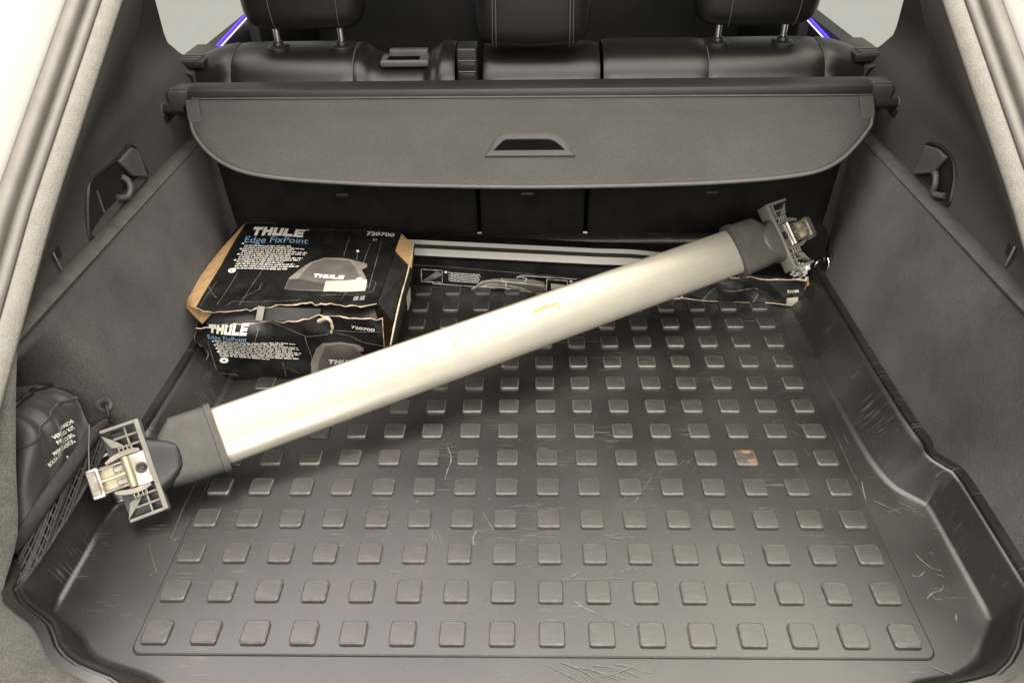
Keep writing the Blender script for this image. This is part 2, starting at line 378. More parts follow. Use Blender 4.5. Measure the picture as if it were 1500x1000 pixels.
# hooks for bags, one per side
def bag_hook(s, y0, z0, out, plate, finger, edge):
    c = V((s*trim_x(y0, z0), y0, z0)); e1 = V((s*trim_x(y0+.05, z0), y0+.05, z0))-c; e2 = V((s*trim_x(y0, z0+.03), y0, z0+.03))-c
    n = e1.cross(e2).normalized()
    if n.x*s > 0: n = -n
    onp = lambda q, h: on_plane(q[0], q[1], c, n)+n*h
    o3 = [onp(q, 0) for q in out]; o3 = catmull(o3+[o3[0]], 4)[:-1]; m_ = sum(o3, V((0, 0, 0)))/len(o3)
    ring = lambda k, h: [m_+(p-m_)*k+n*h for p in o3]
    base = loft('hook_recess', [ring(1.05, -.012), ring(1.05, .004), ring(1.02, .0062), ring(.98, .0055), ring(.93, .0035), ring(.55, .003)], 'black_plastic', car, 40)
    prism('hook_plate', [onp(q, .003) for q in plate], n*.007, 'grey_plastic', base, .002)
    pts2 = [onp(q, .004+.009*math.sin(math.pi*i/(len(finger)-1))) for i, q in enumerate(finger)]; pts2 = catmull(pts2, 5)
    tube('hook_finger', pts2, .0052, 'grey_plastic', base, 8)
    if edge: tube('hook_edge', [onp(q, .0035) for q in edge], .0017, 'grey_plastic', base, 6)
bag_hook(1, .672, .322, [(1345, 257), (1352, 235), (1361, 212), (1378, 214), (1396, 230), (1402, 250), (1400, 272), (1394, 297), (1387, 299), (1370, 279), (1352, 263)], [(1346, 256), (1362, 213), (1381, 219), (1394, 231), (1374, 254)], [(1372, 255), (1380, 256), (1382, 270), (1377, 284), (1388, 288)], None)
bag_hook(-1, .628, .322, [(186, 214), (195, 219), (206, 242), (211, 262), (180, 296), (150, 332), (131, 351), (126, 328), (126, 282), (133, 262), (166, 236)], [(167, 237), (186, 216), (195, 220), (210, 260), (188, 258)], [(174, 259), (178, 265), (180, 277), (177, 289), (168, 290)], [(139, 280), (144, 296), (150, 312)])
# small clip studs near the opening
for s, p in ((1, at(1484, 372, x=.672)), (-1, at(81, 380, x=-.672))):
    rbox('clip_stud', (.012, .026, .034), p+V((s*.004, .004, 0)), 'black_plastic', car, .003)
    tube('clip_pin', [p+V((-s*.006, -.008, .016)), p+V((-s*.006, -.004, -.016))], .0018, 'chrome', car, 6)
# tie-down eyes
pt = on_carpet(151, 592, -1)
rings = []
def disc(name, c, n, r, h, m, parent, k=20, hole=0.):
    n = n.normalized(); a = n.orthogonal().normalized(); b = n.cross(a); rg = []
    prof = [(r*.98, 0), (r, h*.5), (r*.9, h), (max(hole, r*.55), h*.85), (max(hole*.8, r*.4), h*.35)]
    for q, z in prof: rg.append([c+a*math.cos(2*math.pi*i/k)*q+b*math.sin(2*math.pi*i/k)*q+n*z for i in range(k)])
    return loft(name, rg, m, parent, 40)
d1 = disc('tie_down_eye', pt+V((-.002, 0, 0)), V((.85, -.42, .3)), .0115, .010, 'grey_plastic', car)
tube('ring', catmull([pt+V((.004, -.002, .004)), pt+V((.012, -.012, .006)), pt+V((.016, -.020, -.004)), pt+V((.012, -.021, -.016)), pt+V((.006, -.012, -.014))], 5), .0026, 'black_plastic', d1, 8)
pr = on_carpet(1213, 388, 1)+V((-.010, 0, 0))
d2 = disc('tie_down_eye', pr+V((.010, .006, .010)), V((-.93, -.25, .2)), .016, .006, 'black_plastic', car)
tube('ring', catmull([pr+V((-.002, 0, .012)), pr+V((-.016, -.006, .009)), pr+V((-.019, -.008, -.005)), pr+V((-.012, -.010, -.018)), pr+V((.000, -.010, -.016)), pr+V((.008, -.008, .002)), pr+V((.006, 0, .016))], 5), .0024, 'chrome', d2, 8)
# belt outlets beside the seats, shelf behind them
for s in (-1, 1):
    def shelf(u, v):
        y = 1.045+u*.20; pr_ = [(.672, .330), (.680, .366), (.700, .3745), (.735, .3745), (.76, .36)][round(v*4)]
        return V((s*pr_[0], y-.02, pr_[1]))
    grid('belt_shelf', shelf, 4, 4, 'trim', car, 40)
    q = V((s*.700, 1.075, .380))
    bo = rbox('belt_outlet', (.085, .060, .014), q, 'black_plastic', car, .004)
    for k in range(3): rbox('slot', (.060, .007, .004), q+V((0, -.018+.016*k, .0075)), 'grey_plastic', bo, .001)
    # bracket that carries the load cover
    rbox('cover_bracket', (.030, .075, .050), (s*.690, .885, .318), 'black_plastic', car, .006)
    # rear door below the glass, glow strip, window
    def door(u, v):
        y = 1.10+u*1.5; e = [(.76, -.30), (.735, .0), (.725, .20), (.735, .30), (.755, .325), (.785, .33)][round(v*5)]
        return V((s*e[0], y, e[1]))
    dr = grid('door_panel', door, 6, 5, 'black_plastic', car, 40)
    la, lb = (at(318, 69, x=-.728), at(363, 20, x=-.728)) if s < 0 else (at(1217, 62, x=.728), at(1180, 22, x=.728))
    dv = (lb-la)*.12
    tube('glow_strip', [la-dv, lb], .0044, 'blue_led', dr, 8)
    tube('glow_edge', [la-dv+V((-s*.0042, 0, -.0034)), lb+V((-s*.0042, 0, -.0034))], .0016, 'led_edge', dr, 6)
    mesh('window_glass', [(s*.775, .90, .325), (s*.775, 2.5, .325), (s*.62, 2.3, .80), (s*.62, .95, .80)], [(0, 1, 2, 3)], 'glass', car, solid=.004)
    # pillar behind the quarter window
    rbox('door_pillar', (.03, .10, .55), (s*.72, 1.62, .55), 'trim', car, .01)
# roof, floor and front of the cabin
grid('roof', lambda u, v: V(((u-.5)*1.26, .98+v*1.9, .78+.05*math.cos((u-.5)*2.6)-.02*v)), 10, 6, 'headliner', car, 60, solid=.02, off=1)
rbox('cabin_floor', (1.5, 1.7, .02), (0, 1.95, -.32), 'dark_gap', car, .003)
rbox('dashboard', (1.5, .25, .75), (0, 2.70, .0), 'black_plastic', car, .05, 4)
rbox('pocket_floor', (.15, .36, .010), (-.705, .13, .036), 'carpet', car, .003)
rbox('leak_blocker', (1.40, .016, .49), (0, 1.085, -.055), 'dark_gap', car, .003)  # dark panel added to block light leaking between the seat backs
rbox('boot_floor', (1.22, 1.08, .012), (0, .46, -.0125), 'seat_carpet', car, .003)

# ================================================================ BOOT MAT
bmat = thing('boot_mat', 'black moulded rubber boot liner with rows of square raised pads', 'boot mat', (0, .45, -.005))
right = [(.0, -.125), (.28, -.120), (.36, -.105), (.41, -.078), (.445, -.060), (.49, -.052), (.525, -.030), (.545, -.004), (.566, .022), (.569, .045), (.569, .195), (.566, .212), (.552, .226), (.535, .243), (.524, .275), (.518, .33), (.515, .45), (.513, .72), (.514, .90), (.500, .965), (.46, .985), (.0, .985)]
left = [(-x-(.029 if y < .21 else .020 if y < .25 else .006), y) for x, y in right[10:-1]][::-1]+[(-.598, .050), (-.590, .025), (-.566, .008), (-.538, -.012), (-.515, -.035), (-.485, -.047), (-.440, -.060), (-.405, -.078), (-.36, -.105), (-.28, -.120)]
cont = []
for i, (x, y) in enumerate(right+left): cont.append(V((x, y, 0)))
# resample smoothly
cl = cont+[cont[0]]
dense = []
for i in range(len(cont)):
    a, b, c, d = cont[i-1], cont[i], cont[(i+1) % len(cont)], cont[(i+2) % len(cont)]
    L_ = (c-b).length; k = max(2, int(L_/.02))
    for j in range(k):
        t = j/k
        p = .5*((2*b)+(c-a)*t+(2*a-5*b+4*c-d)*t*t+(3*b-a-3*c+d)*t**3) if L_ < .09 else b.lerp(c, t)
        dense.append(p)
n = len(dense)
nor = []
for i in range(n):
    t = (dense[(i+1) % n]-dense[i-1]).normalized(); nor.append(V((t.y, -t.x, 0)))
for _ in range(2): nor = [(nor[i-1]+nor[i]*2+nor[(i+1) % n]).normalized() for i in range(n)]
def lean(p):
    if p.y > .9: return .02
    if p.y > .24: return .040
    if p.y > -.01: return .015
    return .010 if p.y > -.04 else .026
def wall_h(p):   # the lip is low at the loading edge
    if p.y > .93: return .012
    return .060 if p.y > -.07 else max(.012, .060-(-.07-p.y)*1.1)
ln = [lean(p) for p in dense]; hh = [wall_h(p) for p in dense]
for _ in range(4):
    ln = [(ln[i-1]+ln[i]*2+ln[(i+1) % n])/4 for i in range(n)]; hh = [(hh[i-1]+hh[i]*2+hh[(i+1) % n])/4 for i in range(n)]
rings = []
for kx, extra, kz, dz in ((0, -.010, 0, 0), (0, -.003, 0, .0005), (.03, .0005, 0, .004), (.9, 0, .93, 0), (1, .001, 1, -.001), (1, .003, 1, .0), (1, .0045, 1, -.0015), (1, .0055, 1, -.0045), (1, .0075, 1, -.0045), (1, .009, 1, -.001), (1, .010, 1, .001), (1, .021, 1, .0005), (1, .024, 1, -.004), (1, .025, 1, -.02)):
    rings.append([p+nr*(l*kx+extra)+V((0, 0, h*kz+dz)) for p, nr, l, h in zip(dense, nor, ln, hh)])
vs = [p for r in rings for p in r]; fs = []
for i in range(len(rings)-1):
    for j in range(n): fs.append((i*n+j, i*n+(j+1) % n, (i+1)*n+(j+1) % n, (i+1)*n+j))
fs.append(tuple(range(n)))
bm = bmesh.new(); bv = [bm.verts.new(v) for v in vs]
for f in fs:
    try: bm.faces.new([bv[i] for i in f])
    except ValueError: pass
big = [f for f in bm.faces if len(f.verts) > 10]; bmesh.ops.triangulate(bm, faces=big)
bmesh.ops.recalc_face_normals(bm, faces=bm.faces)
me = bpy.data.meshes.new('tray'); bm.to_mesh(me); bm.free()
tray = link('tray', me, 'mat_plastic', bmat, 50)
# raised field the pads stand on
def rr_rect(x0, x1, y0, y1, r, z, k=6):
    o = []
    for cx, cy, a0 in ((x1-r, y0+r, -90), (x1-r, y1-r, 0), (x0+r, y1-r, 90), (x0+r, y0+r, 180)):
        for i in range(k+1):
            a = math.radians(a0+90*i/k); o.append(V((cx+r*math.cos(a), cy+r*math.sin(a), z)))
    return o
loft('tread_field', [rr_rect(-.4735, .4785, -.0285, .955, .012, -.001), rr_rect(-.4735, .4785, -.0285, .955, .012, .0012), rr_rect(-.4718, .4768, -.0268, .953, .0115, .0022)], 'mat_plastic', bmat, 15)
h = .0158
pad_rings = [rr_rect(-h, h, -h, h, .0035, 0, 2), rr_rect(-h, h, -h, h, .0035, .0034, 2), rr_rect(-h+.0018, h-.0018, -h+.0020, h-.0016, .003, .0048, 2)]
pvs = [p for r in pad_rings for p in r]; k = len(pad_rings[0]); pfs = []
for i in range(2):
    for j in range(k): pfs.append((i*k+j, i*k+(j+1) % k, (i+1)*k+(j+1) % k, (i+1)*k+j))
pfs.append(tuple(range(2*k, 3*k)))
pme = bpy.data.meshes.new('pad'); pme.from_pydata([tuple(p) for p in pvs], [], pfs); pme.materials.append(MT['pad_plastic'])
off = world_loc(bmat)
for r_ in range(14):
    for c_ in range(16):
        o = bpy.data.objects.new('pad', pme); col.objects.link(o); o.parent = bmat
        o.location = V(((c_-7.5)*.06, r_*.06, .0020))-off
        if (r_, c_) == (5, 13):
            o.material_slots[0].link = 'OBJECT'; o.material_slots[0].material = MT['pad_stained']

# single scratches and scuffs rubbed into the liner
def scratch(pts, wd=.0008, z=.0027):
    W = [at(a, b, z=z) for a, b in pts]
    if any(p.y < -.027 or abs(p.x) > .473 for p in W): W = [at(a, b, z=.0009) for a, b in pts]
    W = catmull(W, 4); vs = []
    for i, p in enumerate(W):
        t = (W[min(i+1, len(W)-1)]-W[max(i-1, 0)]).normalized(); sd = V((-t.y, t.x, 0)); ww = wd*.62*(.25+.9*hsh(i, p.x*90))
        vs += [p+sd*ww*.5, p-sd*ww*.5]
    mesh('scratch', vs, [(2*i, 2*i+1, 2*i+3, 2*i+2) for i in range(len(W)-1)], 'scratch_white', bmat)
for pts, wd in (([(656, 655), (661, 672), (655, 690), (652, 702)], .0022), ([(707, 750), (716, 765), (724, 776)], .0014), ([(697, 778), (693, 788), (694, 798)], .0035), ([(697, 778), (704, 776), (722, 775)], .001),
                ([(762, 833), (792, 826), (800, 824)], .0012), ([(824, 849), (838, 843), (850, 836)], .0022), ([(822, 849), (860, 848), (915, 847)], .0012), ([(842, 880), (852, 888), (862, 893)], .0030), ([(862, 893), (890, 905), (922, 916)], .0022),
                ([(798, 972), (820, 982), (850, 997)], .0016), ([(822, 969), (850, 980), (878, 998)], .0022), ([(840, 975), (880, 984), (910, 998)], .0016), ([(870, 974), (905, 978), (935, 990)], .0018), ([(900, 972), (925, 976), (945, 986)], .0012), ([(880, 990), (905, 984), (930, 974)], .0014),
                ([(1342, 812), (1352, 822), (1366, 832), (1378, 835)], .0022), ([(1336, 842), (1346, 844), (1354, 836)], .0018), ([(1358, 876), (1366, 868), (1378, 864), (1382, 857)], .0020), ([(1358, 866), (1370, 876), (1380, 878)], .0012), ([(1362, 808), (1368, 812)], .0014), ([(1372, 841), (1384, 844)], .0018),
                ([(1400, 898), (1401, 908)], .0030), ([(1360, 974), (1380, 982), (1396, 987)], .0014), ([(1280, 733), (1300, 742), (1318, 750)], .0016), ([(1300, 750), (1318, 744)], .0010), ([(1226, 640), (1240, 672), (1268, 730)], .0010), ([(1262, 705), (1268, 732)], .0016),
                ([(610, 735), (614, 732)], .003), ([(715, 730), (719, 730)], .003), ([(220, 842), (228, 835)], .002), ([(262, 786), (254, 792)], .002), ([(930, 735), (950, 705), (955, 700)], .0012), ([(290, 700), (268, 745), (250, 790)], .0012), ([(218, 795), (224, 820), (230, 838)], .0008)):
    scratch(pts, wd)
rs = random.Random(11)
for cx, cy, sx, sy, nn, an in ((775, 742, 45, 6, 11, 0), (900, 785, 40, 6, 9, 0), (570, 842, 40, 9, 9, 0), (905, 840, 40, 10, 12, -.35), (880, 985, 55, 14, 12, .35), (790, 935, 40, 8, 6, .1), (690, 900, 20, 12, 5, -.6), (1330, 740, 30, 16, 7, .4), (910, 740, 25, 5, 5, 0), (640, 780, 60, 30, 5, 1.2), (1180, 640, 60, 40, 6, .9), (1000, 690, 60, 30, 6, -.8)):
    for _ in range(nn):
        x, y = rs.gauss(cx, sx*.5), rs.gauss(cy, sy*.5); L_ = rs.uniform(8, 30)*(.5+.5*y/900); a = an+rs.gauss(0, .16)
        scratch([(x, y), (x+L_*.5*math.cos(a)+rs.uniform(-1, 1), y+L_*.5*math.sin(a)+rs.uniform(-1, 1)), (x+L_*math.cos(a), y+L_*math.sin(a))], rs.uniform(.0005, .0012))
# trim beside the sill, in front of the pocket, following the liner's rim
for s in (-1, 1):
    rim = [(p+nr*(l+.0175)+V((0, 0, h_-.0006))) for p, nr, l, h_ in zip(dense, nor, ln, hh) if p.x*s > .2 and -.118 < p.y < .035]
    rim.sort(key=lambda p: -p.x*s); rim = rim[::2]
    E0 = catmull([V((s*.634, .215, .268)), V((s*.632, .184, .234)), V((s*.628, .125, .163)), V((s*.624, .072, .095))]+rim, 4)
    rings = []
    for i, p in enumerate(E0):
        d = i/(len(E0)-1); o1 = V((s*.13, -.15, .005)).lerp(V((s*.17, -.12, .02)), min(1, d*1.6)); back = V((s*.03, .008, -.010)) if d < .3 else V((0, 0, -.02))
        rings.append([p+back, p+V((s*.002, 0, 0)), p+o1*.03+V((0, 0, .003)), p+o1*.10+V((0, 0, .004)), p+o1*.3, p+o1, p+o1*2])
    loft('sill_trim', rings, 'trim_near', car, 60, cap=False, closed=False)

# ================================================================ REAR SEATS
ROLLP = [(1.030, .20), (1.018, .315), (1.019, .340), (1.026, .360), (1.040, .380), (1.060, .393), (1.090, .402), (1.125, .404), (1.155, .397), (1.170, .379), (1.175, .33), (1.175, .20)]
def roll_ring(x, k=1., drop=0., pinch=0.):
    out = []
    for y, z in ROLLP:
        cy, cz = 1.10, .30
        out.append(V((x, cy+(y-cy)*(1-pinch), z if z < .25 else cz+(z-cz)*(1-pinch)-drop*(1 if z > .32 else 0))))
    return out
def roll_part(name, x0, x1, parent, drop=lambda x: 0., p0=.035, p1=.035, nseg=18):
    rings = []
    xs = [0, .004, .012, .024]; L_ = x1-x0
    pos = [x0+a for a in xs]+[x0+.024+(L_-.048)*i/nseg for i in range(1, nseg)]+[x1-a for a in xs[::-1]]
    for x in pos:
        e0 = max(0, 1-(x-x0)/.024)**2*p0; e1 = max(0, 1-(x1-x)/.024)**2*p1
        rings.append(roll_ring(x, 1, drop(x), max(e0, e1)))
    return loft(name, rings, 'leather', parent, 60)
def headrest(cx, cy, z0, wd, hg, dp, parent, posts=True, pads=False):
    def fn(p):   # softly crowned box
        x, y, z = p.x/(wd/2), p.y/(dp/2), p.z/(hg/2)
        return V((p.x*(1-.06*z*z*(1 if z < 0 else .6)-.05*y*y), p.y*(1-.14*x*x-.10*z*z), p.z*(1-.05*x*x)))
    hr = rbox('headrest', (wd, dp, hg), (cx, cy, z0+hg/2), 'leather', parent, .042, 6, sub=1, fn=fn)
    sxs = (-.055, .072) if not pads else (-.072, .072)
    for sx in sxs:    # seams
        lo, hi = z0+.004, z0+hg*.95
        back = cy-dp/2
        if pads:
            tube('seam', catmull([(cx+sx, cy-dp*.30, z0+.002), (cx+sx*1.0, back+.008, z0+.018), (cx+sx*.99, back-.0002, z0+.06), (cx+sx*.97, back+.001, hi)], 5), .0011, 'stitch', hr, 5)
            tube('seam', catmull([(cx+sx*1.1, cy-dp*.30, z0+.003), (cx+sx*1.1, back+.010, z0+.018), (cx+sx*1.08, back+.002, z0+.06), (cx+sx*1.06, back+.003, hi)], 5), .0009, 'stitch', hr, 5)
        else: tube('seam', catmull([(cx+sx, cy-dp*.28, lo-.001), (cx+sx*1.03, back+.008, z0+.022), (cx+sx*1.05, back+.0005, z0+.07), (cx+sx*1.06, back+.002, hi)], 5), .0009, 'stitch', hr, 5)
    if posts:
        for sx in (-.066, .066):
            tube('post', [(cx+sx*1.0, cy, z0+.03), (cx+sx, cy-.002, z0-.06)], .0066, 'chrome', hr, 12)
            c = V((cx+sx, cy-.004, .3985))
            rg = [[c+V((math.cos(2*math.pi*i/20)*q, math.sin(2*math.pi*i/20)*q, hz)) for i in range(20)] for q, hz in ((.024, -.006), (.024, .003), (.020, .007), (.012, .008), (.0105, .014), (.008, .015))]
            loft('post_collar', rg, 'black_plastic', hr, 40)
    return hr
def seat(label, x0, x1, seams, cats='car seat'):
    return thing('rear_seat', label, cats, ((x0+x1)/2, 1.1, -.3), 'rear seat backs behind the load cover')
def back_panel(parent, x0, x1, tag_x):
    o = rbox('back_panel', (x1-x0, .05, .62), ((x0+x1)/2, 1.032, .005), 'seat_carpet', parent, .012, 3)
    rbox('tether_cover', (.028, .006, .012), (tag_x, 1.006, .108), 'black_plastic', o, .002)
    rbox('tether_slot', (.026, .003, .0022), (tag_x, 1.0022, .1125), 'grey_plastic', o, .0005)
s1 = seat('black leather seat back with a pull handle in its top edge', -.735, -.143, None)
roll_part('bolster', -.735, -.603, s1, lambda x: .048*max(0, (-.603-x)/.132)**1.6)
roll_part('shoulder', -.603, -.353, s1)
dip = lambda x: .030*smooth_tab(x, [(-.345, 0), (-.31, .75), (-.29, 1), (-.215, 1), (-.19, .4), (-.172, 0)])
roll_part('shoulder', -.353, -.146, s1, dip, nseg=30)
for xx in (-.603, -.353): tube('seam', [V((xx, p.y-.0005 if p.y < 1.1 else p.y, p.z+.0003)) for p in roll_ring(xx, 1, 0, .030)[1:10]], .0011, 'stitch', s1, 5)
headrest(-.447, 1.098, .438, .250, .21, .105, s1); back_panel(s1, -.68, -.112, -.405)
hd = rbox('release_handle', (.100, .056, .014), (-.250, 1.083, .3755), 'grey_plastic', s1, .006, 3)
rbox('handle_recess', (.066, .024, .008), (-.252, 1.072, .3800), 'dark_gap', hd, .002)
rbox('handle_lever', (.080, .020, .014), (-.245, 1.104, .386), 'grey_plastic', hd, .004, 3)
s2 = seat('narrow black leather middle seat back with a stitched headrest resting on it', -.09, .15, None)
roll_part('shoulder', -.088, .148, s2, lambda x: .004); back_panel(s2, -.104, .127, .0)
headrest(.012, 1.076, .408, .232, .22, .12, s2, posts=False, pads=True)
rc = rbox('release_catch', (.040, .060, .110), (-.1185, 1.045, .360), 'black_plastic', s2, .005, 3)
for k in range(4): rbox('grip_rib', (.032, .006, .016), (-.1185, 1.0135, .318+k*.0215), 'black_plastic', rc, .0025, 2)
for k in range(5): rbox('grip_edge', (.034, .003, .0022), (-.1185, 1.0100, .3075+k*.0215), 'grey_plastic', rc, .0008, 1)
s3 = seat('plain black leather seat back without a pull handle, two chrome headrest posts', .153, .735, None)
roll_part('shoulder', .155, .366, s3); roll_part('shoulder', .366, .597, s3); roll_part('bolster', .597, .735, s3, lambda x: .048*max(0, (x-.597)/.138)**1.6)
for xx in (.366, .597): tube('seam', [V((xx, p.y-.0005 if p.y < 1.1 else p.y, p.z+.0003)) for p in roll_ring(xx, 1, 0, .030)[1:10]], .0011, 'stitch', s3, 5)
headrest(.455, 1.098, .436, .250, .21, .105, s3); back_panel(s3, .135, .68, .40)

# front seats beyond
for sx, lab in ((-1, 'dark front seat back seen past the seat with the pull handle'), (1, 'dark front seat back seen past the plain rear seat')):
    fs_ = thing('front_seat', lab, 'car seat', (sx*.37, 1.9, -.31), 'front seats deep in the cabin')
    rbox('seat_back', (.52, .15, .92), (sx*.37, 1.90, .16), 'black_plastic', fs_, .06, 5, taper=lambda c: V((c.x*(1-.10*(c.z/.46)), c.y, c.z)))
    pk = catmull([(sx*.37-.20, 1.822, .05), (sx*.37-.17, 1.815, .155), (sx*.37-.05, 1.812, .185), (sx*.37+.05, 1.812, .185), (sx*.37+.17, 1.815, .155), (sx*.37+.20, 1.822, .05)], 6)
    tube('pocket_edge', pk, .0035, 'grey_plastic', fs_, 6)
    rbox('belt_buckle', (.05, .03, .09), (sx*.54-.06, 1.70, .13), 'grey_plastic', fs_, .006)

# ================================================================ LOAD COVER
cov = thing('load_cover', 'grey fabric load cover board with a pull slot, hung behind the seats', 'load cover', (0, .88, .30))
ex = V((1, 0, .0)).normalized()
rgs = []
for x in (-.640, .640):
    rgs.append([V((x, .925+q[0], .358+q[1])) for q in ((-.030, -.018), (-.034, .004), (-.030, .016), (-.018, .021), (.012, .020), (.024, .010), (.024, -.012), (.012, -.020))])
loft('cassette', rgs, 'black_plastic', cov, 35)
tube('slot_trim', [(-.632, .889, .3625), (.640, .889, .3585)], .0020, 'grey_plastic', cov, 6)
for s in (-1, 1):
    ec = rbox('end_cap', (.058, .052, .032), (s*.654, .922, .360), 'trim', cov, .009, 3)
    for k in range(5): rbox('grip_rib', (.0035, .030, .0022), (s*(.632+.009*k), .914, .3765), 'grey_plastic', ec, .0008, 1, ax=Matrix.Rotation(s*.5, 3, 'Z'))
    tube('lock_pin', [(s*.640, .868, .350), (s*.683, .868, .350)], .0085, 'black_plastic', ec, 12)
    tube('pin_ring', [V((s*.680, .868, .350))+V((0, math.cos(a)*.010, math.sin(a)*.010)) for a in [2*math.pi*i/16 for i in range(16)]], .0016, 'grey_plastic', ec, 6, close=True)
P0 = V((0, .885, .3585)); sl = V((0, -.20, -.082)).normalized(); nrm = V((0, -sl.z, sl.y)).normalized()
if nrm.z < 0: nrm = -nrm
def sheet_z(d): return -.004*math.sin(min(1, d/.045)*math.pi)*(1 if d < .045 else 0)+.004*math.sin(math.pi*min(1, max(0, (d-.045)/.17)))
outl = [(278, 141), (279, 165), (282, 190), (292, 210), (310, 230), (335, 246), (370, 257), (430, 264.5), (520, 269.5), (600, 272), (760, 274), (900, 272), (1000, 269), (1080, 265), (1150, 259), (1200, 250), (1232, 234), (1255, 212), (1268, 195), (1276, 182), (1277, 165), (1276, 140)]
O2 = []
for px, py in outl:
    p = on_plane(px, py, P0, nrm); O2.append((p.x, (p-P0).dot(sl)))
O2[0] = (O2[0][0], 0.); O2[-1] = (O2[-1][0], 0.)
O3 = [(p.x, p.y) for p in catmull([V((a, b, 0)) for a, b in O2], 5)]
dmax = max(b for a, b in O3); im = max(range(len(O3)), key=lambda i: O3[i][1])
Ls = O3[:im+1]; Rs = O3[im:][::-1]
def xi(side, d):
    for (a, b), (c, e) in zip(side, side[1:]):
        if b <= d <= e and e > b: return a+(c-a)*(d-b)/(e-b)
    return side[-1][0] if d >= side[-1][1] else side[0][0]
def sp(x, d, h=0.): return P0+sl*d+V((x, 0, 0))+nrm*(sheet_z(d)+h)+V((0, 0, -.003*x))
def sheet(u, v):
    d = dmax*math.sin(v*math.pi/2)*.9995; a, b = xi(Ls, d), xi(Rs, d); return sp(a+(b-a)*u, d)
sh = grid('fabric_sheet', sheet, 40, 40, 'cover_cloth', cov, 60, solid=.003, off=0)
edge = [sp(a, b, -.0005) for a, b in O3 if b > .055]
tube('edge_piping', edge, .0032, 'cover_edge', sh, 8)
inn = [sp(a*(1-.010), b-.009, .0008) for a, b in O3 if b > .06]
tube('stitch_line', inn, .0009, 'cover_edge', sh, 5)
for side in (Ls, Rs):
    s = -1 if side is Ls else 1
    pts = [sp(xi(side, d)-s*q, d, .003) for d, q in ((.0, -.004), (.02, -.006), (.045, -.006), (.060, -.004), (.062, .010), (.056, .020), (.0, .022))]
    prism('corner_tab', pts, -nrm*.006, 'trim', sh, .0015)
# pull slot
ho = [(711, 234), (723, 214), (734, 203), (748, 199), (800, 198.5), (815, 201), (828, 212), (842, 233)]
hi_ = [(723, 227), (733, 216), (740, 211), (750, 210), (797, 209.5), (808, 211), (817, 216), (828, 226)]
def hp(lst, h): return [sp((on_plane(a, b, P0, nrm)).x, (on_plane(a, b, P0, nrm)-P0).dot(sl), h) for a, b in lst]
def ringc(lst, k=5):
    c = catmull([V((a, b, 0)) for a, b in lst], k); return [(p.x, p.y) for p in c]
A, B = ringc(ho), ringc(hi_)
mid = [((a[0]+b[0])/2, (a[1]+b[1])/2) for a, b in zip(A, B)]
loft('pull_handle', [hp(A, .0005), hp(A, .0055), hp(mid, .009), hp(B, .0065), hp(B, .0015)], 'trim', sh, 50, cap=False)
mesh('pull_opening_shade', hp(B, .0032), [tuple(range(len(B)))], 'dark_gap', sh, None, solid=.001)  # near-black sheet over the cloth stands in for the shade in the slot

